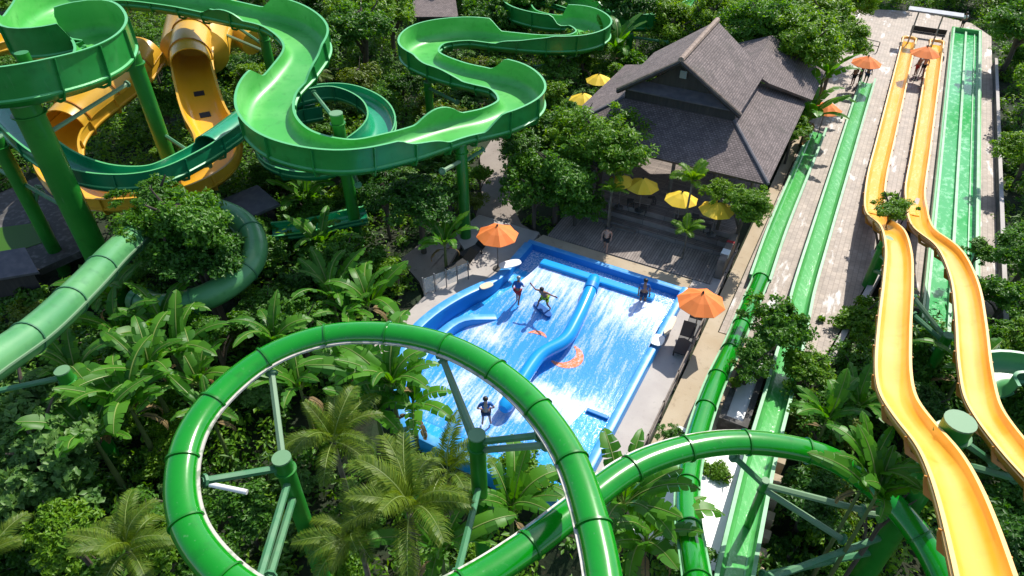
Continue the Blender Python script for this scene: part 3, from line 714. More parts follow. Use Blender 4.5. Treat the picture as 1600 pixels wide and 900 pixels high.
MB().box(v0 - 1.9, v0 + 1.25, u0 - 2.2, u0 + 3.2, .45, .7, 0, fl).build('slab', M_white, wr, world=True, bevel=.03)
MB().box(v0 - 1.7, v0 + 1.1, u0 - 2.0, u0 + 3.0, -2.2, .45, 0, fl).build('wall', M_conc, wr, world=True)
st = thing('garden_steps', 'brown slab steps beside the long green lane', 'steps', at(1190, 830, 0), ROT)
for k in range(7):
    p = at(1181 + k * 5, 868 - k * 26, .2); v_, u_ = uv(p)
    MB().box(v_ - .55, v_ + .45, u_ - .2, u_ + .2, -2.2, -.6 + .12 * k, 0, fl).build('step', M_tan, st, world=True, bevel=.02)
sh = thing('metal_shelter', 'flat grey metal canopy on two posts at the far end', 'shelter', P(4.3, 86.5, 0), ROT)
sA, sB = puv(1420, 14, 3.0), puv(1506, 26, 3.0)
sA = (sA[0], sA[1]); dvv = Vector((sB[0] - sA[0], sB[1] - sA[1])); 
def shf(x, y, z):
    d = dvv.normalized(); nrm_ = Vector((-d.y, d.x)); q = Vector(sA) + d * x + nrm_ * y; return P(q.x, q.y, z)
MB().box(0, dvv.length, -.5, .7, 2.95, 3.1, 0, shf).build('canopy', M_grey, sh, world=True, bevel=.02)
for x in (.9, dvv.length - 1.6): MB().tube([shf(x, -.35, 0), shf(x, -.1, 2.95)], .07, 8).build('post', M_metal, sh, world=True)
be = thing('bench', 'dark bench under the metal canopy behind the yellow slides', 'bench', at(1447, 60), ROT)
MB().box(-1.5, 1.5, -.25, .25, .4, .48).build('seat', M_darkwood, be)
MB().box(-1.5, 1.5, .2, .26, .5, .95).build('backrest', M_darkwood, be)
for x in (-1.35, 1.35): MB().box(x - .05, x + .05, -.22, .22, 0, .4).build('leg', M_darkwood, be)
be = thing('bike_rack', 'black railing on the paving left of the far orange parasol', 'railing', at(1350, 76), ROT - .3)
for x in (-1.2, 0, 1.2): MB().tube([(x, 0, 0), (x, 0, .9)], .04, 8).build('post', M_black, be)
for z in (.5, .9): MB().tube([(-1.2, 0, z), (1.2, 0, z)], .035, 8).build('rail', M_black, be)
kw = thing('kerb_wall', 'low dark kerb wall along the right edge of the slide paving', 'wall', P(9.7, 55, 0), ROT)
MB().box(9.56, 9.72, 33, 72, -.6, .55, 0, fl).build('wall', M_stone, kw, world=True)
MB().box(9.53, 9.75, 33, 72, .55, .62, 0, fl).build('coping', M_conc, kw, world=True)
kw = thing('edge_wall', 'pale concrete edge wall sloping down beside the yellow slides', 'wall', P(4, 36, 0), ROT)
wa, wb_ = Vector((2.27, 26.5)), Vector((5.08, 44.3)); dd = (wb_ - wa).normalized(); nn = Vector((dd.y, -dd.x))
MB().box(0, (wb_ - wa).length, .01, .30, -2.2, .22, 0, lambda x, y, z: P(wa.x + dd.x * x + nn.x * y, wa.y + dd.y * x + nn.y * y, z)).build('wall', M_conc, kw, world=True, bevel=.02)
for (pts, z, label) in (([(405, 300), (440, 330), (375, 345), (330, 318)], 1.6, 'dark slate hut roof under the green serpentine slide'),
                        ([(640, -25), (708, -20), (716, 26), (648, 26)], 2.6, 'brown hut roof in the trees at the top'),
                        ([(-40, 412), (45, 398), (60, 425), (-30, 440)], .9, 'low blue grey roof at the left edge')):
    c = sum((at(*p, z) for p in pts), Vector()) / 4; h = thing('hut', label, 'hut', (c.x, c.y, 0), 0)
    MB().slab([at(*p, z) + Vector((0, 0, .5 if i < 2 else 0)) for i, p in enumerate(pts)], .15).build('roof', M_slate if z < 2 else M_roof, h, world=True)
    q = [at(*p, z).lerp(Vector((c.x, c.y, z)), .2) for p in pts]; MB().prism([(p.x, p.y) for p in q], -.4, z - .2).build('wall', M_darkwood, h, world=True)

# ------------------------------------------------------------------ supports
def post(px_, py_, ztop, r, label, base=None, arms=(), stub=None):
    p = at(px_, py_, ztop); v_, u_ = uv(p); zb = gz(v_, u_) - .3
    t = thing('support_post', label, 'post', (p.x, p.y, zb), 0, 'green steel posts carrying the slides')
    MB().tube([Vector((p.x, p.y, zb)), Vector((p.x, p.y, ztop))], r, 20).build('shaft', M_post, t, smooth=True, world=True)
    MB().tube([Vector((p.x, p.y, ztop)), Vector((p.x, p.y, ztop + .06))], r * 1.03, 20).build('cap', M_postcap, t, world=True)
    for zc_ in (zb + .32, ztop - .55): MB().lathe([(r * 1.02, 0), (r * 1.22, .01), (r * 1.22, .07), (r * 1.02, .08)], 20, c=(p.x, p.y, zc_)).build('collar', M_post, t, smooth=True, world=True)
    for (x0, z0, x1, y1, z1) in arms:   # x0: unused pixel, z0 start height on the post
        e_ = at(x1, y1, z1); d_ = (e_ - Vector((p.x, p.y, z0))).normalized(); MB().tube([e_ - d_ * .12, e_ - d_ * .04], .19, 8).build('end_plate', M_brace, t, world=True)
        MB().tube([Vector((p.x, p.y, z0)), e_], .11, 6).build('brace', M_brace if random.random() < .6 else M_brace2, t, world=True)
    if stub:
        q = at(*stub); MB().tube([Vector((q.x, q.y, stub[2] - 2)), q], .3, 14).build('arm_post', M_post, t, smooth=True, world=True)
        MB().tube([Vector((p.x, p.y, ztop - .4)), Vector((q.x, q.y, stub[2] - 1.8))], .16, 8).build('brace', M_brace, t, world=True)
    return t
post(720, 224, 6.0, .32, 'green post under the right bend of the serpentine slide', arms=[(0, 5.0, 690, 268, 5.6), (0, 4.8, 757, 232, 5.5)])
post(525, 178, 7.9, .33, 'green post standing inside the bend hole of the serpentine slide', arms=[(0, 7.4, 490, 145, 6.9), (0, 6.6, 520, 215, 4.4), (0, 6.0, 560, 290, 5.6)])
post(37, 160, 10.3, .6, 'thickest green post under the left end of the serpentine slide', stub=(33, 82, 11.6), arms=[(0, 8.6, 200, 130, 8.7), (0, 7, 5, 215, 6.0), (0, 4.5, -20, 255, 4.0)])
post(205, 84, 9.9, .42, 'green post between the yellow tube and the yellow chute', arms=[(0, 5.5, 300, 240, 4.5), (0, 3.0, 330, 258, 3.5)])
post(-8, 215, 7.0, .36, 'green post cut off by the left edge', arms=[(0, 3.5, 70, 300, 3.5), (0, 2.6, 60, 290, 4.0)])
post(410, 50, 7.0, .34, 'green post under the far arm of the serpentine slide', arms=[(0, 6.0, 350, 28, 7.4), (0, 5.6, 310, 36, 6.0)])
post(985, 52, 2.5, .28, 'slim green post behind the pavilion roof', arms=[(0, 2.2, 950, 68, 2.7), (0, 2.2, 1045, 66, 2.6)])
post(862, 92, 3.3, .28, 'slim green post under the far loop of the serpentine slide', arms=[(0, 3.0, 835, 105, 2.4), (0, 3.0, 905, 85, 3.2)])
post(668, 128, 4.2, .28, 'green post under the middle loop of the serpentine slide', arms=[(0, 3.8, 715, 160, 4.4)])
post(1386, 374, 3.0, .28, 'green post on a concrete footing beside the yellow slides', arms=[(0, 2.0, 1400, 420, 3.3), (0, 1.0, 1415, 440, 3.6)])
post(1500, 660, 8.0, .41, 'huge green post between the two yellow slides', arms=[(0, 7.5, 1556, 726, 5.4), (0, 6.4, 1590, 748, 5.8), (0, 1.2, 1190, 900, 2.5), (0, 2.2, 1200, 905, 3.2), (0, 3.2, 1345, 800, 3.6)])
post(440, 717, 6.6, .27, 'green post inside the left of the big ring', arms=[(0, 6.4, 424, 580, 7.5), (0, 6.2, 315, 752, 7.4), (0, 5.6, 402, 915, 6.9), (0, 4.8, 420, 905, 6.7)])
post(745, 681, 6.7, .26, 'green post inside the right of the big ring', arms=[(0, 6.4, 688, 552, 7.6), (0, 5.8, 692, 560, 7.5), (0, 6.4, 845, 680, 7.8), (0, 6.0, 856, 695, 7.7), (0, 4.2, 714, 900, 6.3)])
post(97, 580, 4.2, .27, 'short green post at the left below the pale tube', arms=[(0, 3.9, -10, 612, 3.9)])
post(1482, 525, 2.6, .22, 'green post under the second yellow slide', arms=[(0, 2.4, 1425, 462, 3.6), (0, 2.2, 1425, 490, 2.4), (0, 1.5, 1425, 510, .8)])
post(1196, 752, 4.3, .13, 'thin green post under the tube crossing the lanes', arms=[(0, 4.1, 1145, 712, 5.4), (0, 4.1, 1352, 798, 3.6), (0, 3.9, 1320, 845, 2.6)])
ft = at(1386, 374, 3.0); tag(MB().lathe([(.75, 0), (.75, .9), (.7, .95)], 18).build('concrete_footing', M_conc, loc=(ft.x, ft.y, -1.95)), 'round concrete footing below the post beside the yellow slides', 'footing')

# ------------------------------------------------------------------ slides
S1 = [(-150, 85, 12.1), (-80, 112, 11.8), (0, 118, 11.6), (80, 106, 11.3), (138, 86, 11.1), (160, 58, 10.9), (135, 35, 10.8), (100, 48, 10.6), (62, 55, 10.5), (60, 22, 10.3), (110, -8, 10.1), (190, -18, 9.9), (280, -10, 9.6), (370, 8, 9.3),
      (440, 25, 8.9), (478, 58, 8.5), (455, 100, 8.2), (420, 138, 7.9), (418, 180, 7.7), (455, 212, 7.5), (540, 228, 7.3), (630, 212, 7.05), (710, 188, 6.8), (780, 172, 6.6), (815, 150, 6.45), (795, 122, 6.25), (750, 110, 6.1), (700, 98, 5.9), (655, 76, 5.7),
      (672, 54, 5.5), (730, 46, 5.3), (790, 52, 5.1), (850, 57, 4.9), (905, 55, 4.75), (928, 42, 4.6), (905, 26, 4.5), (860, 24, 4.35), (815, 12, 4.2), (812, -10, 4.1), (850, -12, 4.0), (905, 2, 3.85), (960, 21, 3.7), (1015, 24, 3.5), (1065, 12, 3.4), (1110, -10, 3.3), (1150, -35, 3.2)]
s1 = thing('serpentine_slide', 'broad open green slide winding in bends across the top', 'water slide', (at(540, 228, 7)[0], at(540, 228, 7)[1], 0))
path = spline([at(x, y, z) - Vector((0, 0, 1.0)) for (x, y, z) in S1], 0.25)
K = curvature(path)
def h1(i):
    k = max(-1, min(1, K[i] * 9)); big = 0.85 + (0.3 if i < 150 else 0)
    return (0.66 + max(0, -k) * big, 0.66 + max(0, k) * big)
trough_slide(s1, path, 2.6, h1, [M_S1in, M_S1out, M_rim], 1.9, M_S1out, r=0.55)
s2 = thing('teal_slide', 'darker teal slide looping under the serpentine slide', 'water slide', (at(200, 290, 0)[0], at(200, 290, 0)[1], 0))
S2 = [(-40, 150, 6.6), (15, 190, 6.3), (55, 232, 5.9), (105, 268, 5.5), (170, 289, 5.2), (240, 288, 5.0), (300, 262, 4.8), (350, 230, 4.6), (400, 192, 4.4), (460, 163, 4.2), (530, 153, 4.0), (585, 175, 3.9), (598, 212, 3.7), (560, 250, 3.5), (500, 274, 3.4), (440, 264, 3.2), (425, 235, 3.1), (455, 195, 3.0), (500, 185, 2.9)]
path = px_path(S2); trough_slide(s2, path, 1.5, lambda i: (.7, 1.15), [M_teal, M_tealout, M_rim], 2.6, M_tealout, r=.5, ledge=.06, rib_out=.10)
cov = path[int(len(path) * .36):int(len(path) * .50)]
fr = frames(cov); secs = [[p + s * .82 * math.cos(math.pi * j / 12) + n * (.62 + .62 * math.sin(math.pi * j / 12)) for j in range(13)] + [p + s * .76 * math.cos(math.pi * j / 12) + n * (.60 + .58 * math.sin(math.pi * j / 12)) for j in range(12, -1, -1)] for (p, t, s, n) in fr]
loft(secs).build('cover', M_teal, s2, smooth=True, world=True)
wp = MB().tube([at(328, 757, 3.4), at(386, 769, 3.3)], .09, 10).build('white_pipe', M_white, smooth=True); tag(wp, 'short white pipe inside the left of the big ring', 'pipe')
sb = thing('low_trough', 'straight low teal trough glimpsed among the leaves in the centre', 'water slide', at(480, 366))
trough_slide(sb, px_path([(425, 372, 1.0), (480, 366, 1.0), (530, 354, 1.1), (575, 345, 1.2)]), 1.2, lambda i: (.6, .6), [M_teal, M_tealout, M_rim], 3, M_tealout, r=.45)
sr = thing('curved_trough', 'faded green curved trough at the right edge', 'water slide', at(1580, 580))
trough_slide(sr, px_path([(1700, 640, 3.2), (1640, 602, 3.0), (1595, 588, 2.9), (1555, 585, 2.8), (1535, 600, 2.7), (1545, 622, 2.6)]), 1.3, lambda i: (.9, .65), [M_pale, M_paleflange, M_lanerim], 2, M_paleflange, r=.45)
# yellow raft chute: tube, open bend, tube
y = thing('yellow_raft_slide', 'golden raft slide with covered tubes and an open bottom bend', 'water slide', (at(230, 260, 0)[0], at(230, 260, 0)[1], 0))
YP = [(330, 20, 6.2), (312, 60, 5.6), (304, 105, 5.0), (312, 150, 4.4), (326, 195, 3.8), (346, 235, 3.2), (338, 272, 2.6), (290, 300, 2.3), (220, 315, 2.2), (150, 312, 2.2), (105, 280, 2.3), (100, 240, 2.6), (125, 205, 3.0), (165, 172, 3.5), (210, 135, 4.1), (235, 100, 4.7)]
path = px_path(YP); n = len(path)
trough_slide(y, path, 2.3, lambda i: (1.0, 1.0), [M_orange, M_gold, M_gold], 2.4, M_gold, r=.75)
fr = frames(path)
def cover(i0, i1):
    secs = []
    for (p, t, s, nn_) in fr[i0:i1]:
        secs.append([p + s * 1.27 * math.cos(math.pi * j / 14) + nn_ * (1.0 + 1.15 * math.sin(math.pi * j / 14)) for j in range(15)] + [p + s * 1.20 * math.cos(math.pi * j / 14) + nn_ * (1.0 + 1.08 * math.sin(math.pi * j / 14)) for j in range(14, -1, -1)])
    loft(secs).build('tube_cover', M_gold, y, smooth=True, world=True)
    for i in range(i0 + 4, i1, 11):
        p, t, s, nn_ = fr[i]; rings = []
        for d in (-.04, .04): rings.append([p + t * d + s * 1.36 * math.cos(math.pi * j / 14) + nn_ * (1.0 + 1.23 * math.sin(math.pi * j / 14)) for j in range(15)] + [p + t * d + s * 1.22 * math.cos(math.pi * j / 14) + nn_ * (1.0 + 1.1 * math.sin(math.pi * j / 14)) for j in range(14, -1, -1)])
        loft(rings).build('flange', M_yelout, y, world=True)
def near(x, yy, z): q = at(x, yy, z); return min(range(n), key=lambda i: (path[i] - q).length)
cover(near(312, 62, 5.6), near(308, 126, 4.7)); cover(near(108, 218, 2.8), n)
for (x, yy) in ((315, 152), (321, 176)):
    i = near(x, yy, 4.2); p, t, s, nn_ = fr[i]
    MB().box(-.32, .32, -.28, .28, .012, .03, 0, lambda a, b2, c: p + s * a + t * b2 + nn_ * c).build('vent_grate', M_black, y, world=True)
# big funnel mouth
bw = thing('yellow_funnel', 'wide golden funnel mouth behind the covered chute', 'water slide', (at(320, 50, 0)[0], at(320, 50, 0)[1], 0))
fpp = spline([at(304, 92, 5.0), at(306, 72, 5.3), at(312, 40, 6.0), at(320, -5, 7.0)], .3); secs = []
for q, (p, t, s, nn_) in enumerate(frames(fpp)):
    rr = min(1.3 + q * .33, 2.3); secs.append([p + s * rr * math.cos(2 * math.pi * j / 28) + nn_ * rr * .85 * math.sin(2 * math.pi * j / 28) for j in range(28)])
loft(secs).build('shell', M_gold, bw, smooth=True, world=True)
p, t, s, nn_ = frames(fpp)[-8]
MB().tube([p + s * 2.36 * math.cos(math.pi * j / 14) + nn_ * 2.0 * math.sin(math.pi * j / 14) for j in range(29)], .08, 6).build('mouth_ring', M_lanerim, bw, world=True)
MB().tube(spline([at(340, 58, 5.0), at(372, 52, 5.0), at(396, 66, 4.6)], .3), 1.0, 18).build('side_tube', M_gold, bw, smooth=True, world=True)
b2 = thing('yellow_chute_end', 'small golden chute end at the far left edge', 'water slide', at(20, 80, 5))
trough_slide(b2, px_path([(-60, 95, 5.2), (0, 82, 5.1), (45, 66, 5.0)]), 1.7, lambda i: (.9, .9), [M_orange, M_gold, M_gold], 2.4, M_gold, r=.6)
# pale tube lower left
s4 = thing('faded_tube_slide', 'faded pale green tube slide bending through the trees at left', 'water slide', (at(130, 450, 0)[0], at(130, 450, 0)[1], 0))
tube_slide(s4, px_path([(-110, 640, 7.6), (-20, 572, 7.0), (55, 520, 6.4), (130, 450, 5.7), (190, 388, 5.0), (245, 345, 4.4), (310, 325, 3.9), (365, 338, 3.5), (396, 372, 3.2), (392, 412, 2.9), (350, 450, 2.6), (300, 472, 2.4), (250, 480, 2.2), (215, 468, 2.0)], .25), .62, M_pale, M_paleflange, M_brace2, 2.6, seamside=1)
# ring
s5 = thing('green_ring_slide', 'glossy green tube slide making one big ring in front', 'water slide', (at(600, 760, 0)[0], at(600, 760, 0)[1], 0))
S5 = [(955, 1020, 8.6), (944, 900, 8.4), (922, 800, 8.3), (890, 710, 8.2), (835, 632, 8.1), (770, 577, 8.0), (690, 537, 7.95), (600, 520, 7.9), (510, 524, 7.85), (425, 553, 7.8), (355, 604, 7.75), (302, 668, 7.7), (281, 745, 7.6), (291, 820, 7.5), (335, 885, 7.4), (410, 940, 7.25), (520, 972, 7.1), (640, 955, 6.95), (740, 908, 6.8), (830, 850, 6.65), (905, 792, 6.5), (985, 733, 6.35), (1060, 704, 6.2), (1140, 691, 6.0), (1220, 696, 5.75), (1295, 715, 5.4), (1360, 755, 5.0), (1420, 815, 4.5), (1465, 885, 4.0), (1500, 980, 3.5)]
tube_slide(s5, px_path(S5), .42, M_tube, M_flange, M_seam, 1.9, seamside=-1, seg=24, fl=.74)
# green tube + lane 1
s6 = thing('tube_lane_slide', 'glossy green tube slide running into the shorter open green lane', 'water slide', (at(1190, 430, 0)[0], at(1190, 430, 0)[1], 0))
tube_slide(s6, px_path([(1098, 960, 4.5), (1084, 870, 3.8), (1074, 800, 3.1), (1076, 745, 2.6), (1091, 675, 2.1), (1116, 602, 1.6), (1145, 540, 1.1), (1168, 485, .75), (1189, 436, .52)]), .38, M_tube, M_flange, M_lanerim, 2.1, seamside=0, fl=.95)
trough_slide(s6, spline([at(1185, 444, .12), P(-1.87, 36, .08), P(-1.87, 44, .08), P(-1.87, 51, .08)], .5), .86, lambda i: (.5, .5), [M_lane, M_lanerim, M_lanerim], 99, r=.22, ledge=.10, name='open_lane', ribs=False)
s7 = thing('long_green_lane', 'long straight open green slide lane left of the yellow slides', 'water slide', (at(1240, 500, 0)[0], at(1240, 500, 0)[1], 0))
trough_slide(s7, spline([P(.27, 62.3, .08), P(.3, 54, .08), P(.36, 46, .08), P(.42, 37, .08), P(.48, 31, .12), at(1246, 490, .2), at(1234, 545, .35), at(1216, 612, .6), at(1186, 720, 1.1), at(1161, 830, 1.7), at(1146, 900, 2.2), at(1130, 985, 2.9)], .35), .9, lambda i: (.5, .5), [M_lane, M_lanerim, M_lanerim], 99, r=.25, ledge=.10, name='channel', ribs=False)
def stream(root, path, w, m):
    secs = [[p - s * w, p - s * w * .5 - n * 0 + n * .012, p + s * w * .5 + n * .012, p + s * w, p + s * w * .5 - n * .02, p - s * w * .5 - n * .02] for (p, t, s, n) in frames(path)]
    loft([[q + Vector((0, 0, .045)) for q in sc_] for sc_ in secs]).build('running_water', m, root, smooth=True, world=True)
M_ywater = water_mat('yellow_run_water', (0.80, 0.42, 0.04), (0.86, 0.66, 0.30), (5, 1.2), 0.50, 0.72, 0.1, fine=7)  # pale speckle here and in the green run paints water glints
M_gwater = water_mat('green_run_water', (0.075, 0.38, 0.085), (0.30, 0.62, 0.30), (5, 1.2), 0.50, 0.72, 0.1, fine=7)
stream(s6, spline([P(-1.86, 31.8, .12), P(-1.87, 36, .08), P(-1.87, 44, .08), P(-1.87, 50.8, .08)], .5), .26, M_gwater)
stream(s7, spline([P(.27, 62.1, .08), P(.3, 54, .08), P(.36, 46, .08), P(.42, 37, .08), P(.48, 31, .12), at(1246, 490, .2), at(1234, 545, .35), at(1216, 612, .6), at(1186, 720, 1.1), at(1161, 830, 1.7), at(1146, 900, 2.2), at(1130, 985, 2.9)], .35), .27, M_gwater)
def yslide(v0, far, pts, label):
    t = thing('yellow_racing_slide', label, 'water slide', P(v0, 30, 0), ROT, 'yellow racing slides')
    path = spline([P(v0, u, .08) for u in far] + [at(*q) for q in pts], .3)
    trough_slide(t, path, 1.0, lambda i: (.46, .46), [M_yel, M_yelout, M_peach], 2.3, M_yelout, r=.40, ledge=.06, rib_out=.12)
    stream(t, [q for q in path if q.z < .6], .26, M_ywater)
    tip = P(v0, far[0], .08)
    n_ = 12
    MB().tube([tip + V * (.55 * math.cos(math.pi * k / n_)) + U * (.55 * math.sin(math.pi * k / n_)) + Vector((0, 0, .3)) for k in range(n_ + 1)], .16, 8).build('end_lip', M_yel, t, smooth=True, world=True)
    return t
yslide(2.6, (74.3, 66, 58, 50, 45.5), [(1363, 322, .25), (1366, 345, 1.0), (1391, 370, 2.9), (1399, 403, 3.6), (1398, 450, 4.3), (1392, 520, 4.9), (1389, 595, 5.6), (1396, 635, 6.3), (1421, 675, 7.1), (1459, 725, 8.1), (1485, 782, 8.9), (1506, 850, 9.6), (1520, 905, 10.1), (1540, 985, 10.8)], 'left of the two wavy yellow racing slides, nearer the camera')
yslide(4.9, (74.6, 66, 58, 50, 44.5), [(1428, 330, .35), (1438, 366, 1.5), (1478, 400, 2.7), (1501, 450, 3.3), (1510, 510, 3.7), (1515, 575, 4.1), (1519, 605, 4.3), (1526, 640, 4.7), (1545, 675, 5.3), (1591, 735, 6.4), (1640, 790, 7.3), (1680, 850, 8.0)], 'right of the two wavy yellow racing slides')
mg = thing('double_green_slide', 'wide green slide with two lanes and a central ridge at right', 'water slide', P(7.25, 55, 0), ROT)
gu = [(79.5, .1), (60, .1), (45, .1), (40, .1), (36, .12), (32, .15), (29, .2)]
gp = [P(7.25 + (0 if u > 40 else -.0), u, z) for u, z in gu]
def gsl(v0, v1, z0, z1, name, m):
    secs = [[P(v0, u, z + z0), P(v1, u, z + z0), P(v1, u, z + z1), P(v0, u, z + z1)] for u, z in gu]
    return loft(secs).build(name, m, mg, world=True)
gsl(6.2, 8.35, -.12, 0.0, 'bed', M_lanewater)
for (a_, c_) in ((6.0, 6.2), (8.35, 8.55)): gsl(a_, c_, -.12, .38, 'side_wall', M_lane)
gsl(7.2, 7.36, 0.003, .22, 'centre_ridge', M_lanerim)
gsl(6.12, 6.26, .383, .43, 'rim', M_lanerim); gsl(8.30, 8.46, .383, .43, 'rim', M_lanerim)
gsl(8.02, 8.09, 0.004, .10, 'lane_bead', M_lanerim)
MB().box(6.0, 8.55, 79.5, 79.8, -.05, .5, 0, fl).build('end_wall', M_lane, mg, world=True)

# ------------------------------------------------------------------ people
def skin_body(name, joints, edges, m, parent, sub=1):
    me = bpy.data.meshes.new(name); me.from_pydata([j[0] for j in joints], edges, []); me.materials.append(m)
    o = bpy.data.objects.new(name, me); COL.objects.link(o); o.parent = parent; KIDS.setdefault(parent.name, []).append(o)
    md = o.modifiers.new('skin', 'SKIN'); md.use_smooth_shade = True
    for i, sv in enumerate(me.skin_vertices[0].data):
        sv.radius = (joints[i][1], joints[i][1]); sv.use_root = (i == 0)
    s = o.modifiers.new('sub', 'SUBSURF'); s.levels = sub; s.render_levels = sub
    return o
def person(loc, rz, label, skin=None, top=None, bottom=None, pose='stand', h=1.72, hat=None, longhair=False):
    t = thing('person', label, 'person', loc, rz); k = h / 1.72; skin = skin or M_skin
    S = lambda x, y, z: (x * k, y * k, z * k)
    if pose == 'stand':
        pel, chest, neck, head = (0, 0, .93), (0, .0, 1.25), (0, .0, 1.45), (0, .02, 1.58)
        kn = [(-.10, .02, .50), (.11, .02, .50)]; an = [(-.11, -.02, .08), (.13, -.02, .08)]
        el = [(-.27, -.02, 1.13), (.27, -.02, 1.13)]; wr_ = [(-.27, .10, .92), (.27, .10, .92)]
    elif pose == 'hips':
        pel, chest, neck, head = (0, 0, .93), (0, .0, 1.25), (0, .0, 1.45), (0, .02, 1.58)
        kn = [(-.13, .02, .50), (.14, .02, .50)]; an = [(-.17, -.02, .08), (.19, -.02, .08)]
        el = [(-.36, -.06, 1.16), (.36, -.06, 1.16)]; wr_ = [(-.20, .06, .98), (.20, .06, .98)]
    elif pose == 'surf':
        pel, chest, neck, head = (0, -.10, .70), (.03, .10, .98), (.05, .17, 1.14), (.06, .22, 1.27)
        kn = [(-.26, .16, .42), (.24, .16, .42)]; an = [(-.34, -.04, .08), (.34, -.04, .08)]
        el = [(-.42, .16, 1.12), (.42, .18, 1.14)]; wr_ = [(-.68, .22, 1.16), (.66, .10, 1.26)]
    else:
        pel, chest, neck, head = (0, 0, .92), (0, .05, 1.23), (0, .08, 1.42), (0, .13, 1.55)
        kn = [(-.09, .14, .50), (.10, -.04, .48)]; an = [(-.10, .16, .08), (.11, -.26, .12)]
        el = [(-.26, -.10, 1.13), (.26, .10, 1.14)]; wr_ = [(-.25, .02, .92), (.24, .28, 1.0)]
    J = [(S(*pel), .135 * k), (S(*chest), .145 * k), (S(*neck), .058 * k), (S(*head), .098 * k), (S(head[0], head[1] + .01, head[2] + .10), .075 * k)]; E = [(0, 1), (1, 2), (2, 3), (3, 4)]
    sh_ = []
    for i, sx in enumerate((-1, 1)):
        b0 = len(J); sp_ = (chest[0] + sx * .18, chest[1], chest[2] + .13)
        J += [(S(*sp_), .062 * k), (S(*el[i]), .043 * k), (S(*wr_[i]), .030 * k)]; E += [(1, b0), (b0, b0 + 1), (b0 + 1, b0 + 2)]; sh_.append(sp_)
        d = (Vector(wr_[i]) - Vector(el[i])).normalized(); side = d.cross(Vector((0, 1, 0.3))).normalized(); pm = Vector(wr_[i]) + d * .08
        J.append((S(*pm), .033 * k)); E.append((b0 + 2, b0 + 3))
        for q in range(4):
            tip = pm + d * (.075 + (.02 if q in (1, 2) else 0)) + side * (.03 * (q - 1.5) * 1.1) + Vector((0, .012, 0)); J.append((S(*tip), .009 * k)); E.append((b0 + 3, b0 + 4 + q))
        tip = Vector(wr_[i]) + d * .07 + side * -.07; J.append((S(*tip), .010 * k)); E.append((b0 + 2, b0 + 8))
    for i, sx in enumerate((-1, 1)):
        b0 = len(J); hip = (pel[0] + sx * .10, pel[1], pel[2] - .07); a = an[i]
        J += [(S(*hip), .098 * k), (S(*kn[i]), .062 * k), (S(*a), .043 * k), (S(a[0] + sx * .02, a[1] + .15, .035 + max(0, a[2] - .08)), .034 * k)]; E += [(0, b0), (b0, b0 + 1), (b0 + 1, b0 + 2), (b0 + 2, b0 + 3)]
    skin_body('body', J, E, skin, t)
    hb = MB(); hd = Vector(S(*head)) + Vector((0, -.012, .065)) * k
    hb.lathe([(.02 * k, .105 * k), (.075 * k, .09 * k), (.112 * k, .04 * k), (.116 * k, -.01 * k), (.10 * k, -.05 * k)][::-1], 14, c=tuple(hd)); hb.build('hair' if not hat else 'cap', hat or M_hair, t, smooth=True)
    if longhair: MB().tube([hd + Vector((0, -.07, 0)), hd + Vector((0, -.12, -.16)) * k, hd + Vector((0, -.11, -.34)) * k], [.09 * k, .08 * k, .04 * k], 10).build('ponytail', M_hair, t, smooth=True)
    for sx in (-1, 1):
        MB().lathe([(.002, -.012), (.011, 0), (.002, .012)], 8, c=(S(head[0] + sx * .036, head[1] + .098, head[2] + .045))).build('eye', M_hair, t)
    MB().tube([S(head[0], head[1] + .09, head[2] + .05), S(head[0], head[1] + .122, head[2] + .005)], [.010 * k, .018 * k], 6).build('nose', skin, t, smooth=True)
    if top:
        TJ = [(S(pel[0], pel[1], pel[2] + .04), .166 * k), (S(*chest), .180 * k), (S(neck[0], neck[1], neck[2] - .05), .075 * k)]; TE = [(0, 1), (1, 2)]
        for i in range(2):
            b0 = len(TJ); m_ = Vector(sh_[i]).lerp(Vector(el[i]), .7); TJ += [(S(*sh_[i]), .078 * k), (S(*m_), .066 * k)]; TE += [(1, b0), (b0, b0 + 1)]
        skin_body('shirt', TJ, TE, top, t)
    if bottom:
        BJ = [(S(pel[0], pel[1], pel[2] + .01), .156 * k)]; BE = []
        for i, sx in enumerate((-1, 1)):
            b0 = len(BJ); hip = Vector((pel[0] + sx * .10, pel[1], pel[2] - .07)); m_ = hip.lerp(Vector(kn[i]), .8); BJ += [(S(*hip), .112 * k), (S(*m_), .092 * k)]; BE += [(0, b0), (b0, b0 + 1)]
        skin_body('shorts', BJ, BE, bottom, t)
    return t
person(at(760, 664, .12), R(5), 'person seen from behind in blue shirt standing at the lower end of pool', M_skinlight, M_shirtb, M_navy, 'hips', 1.72)
person(at(809, 474, .6), R(-20), 'person in blue shirt and red shorts standing at the left of the running water', M_skin, M_shirtb, M_red, 'walk', 1.66, hat=M_metal)
surfer = at(850, 482, .62)
person(surfer + Vector((0, 0, .06)), R(150), 'person crouched on a board with arms spread, in lime green shorts', M_skin, None, M_lime, 'surf', 1.7)
board(848, 484, .66, 1.3, .42, ROT + 1.1, M_shirtb, 'dark blue flowboard under the crouching rider', 'flowboard', 'flowboard')
person(at(1003, 478, .5), R(170), 'person in dark clothes standing beside the crest beam at the right pool end', M_skin, M_shirtb, M_navy, 'stand', 1.72)
person(at(946, 391, .08), R(160), 'person in black swimsuit walking on the wooden deck', M_skinlight, None, M_dark, 'walk', 1.7, longhair=True)
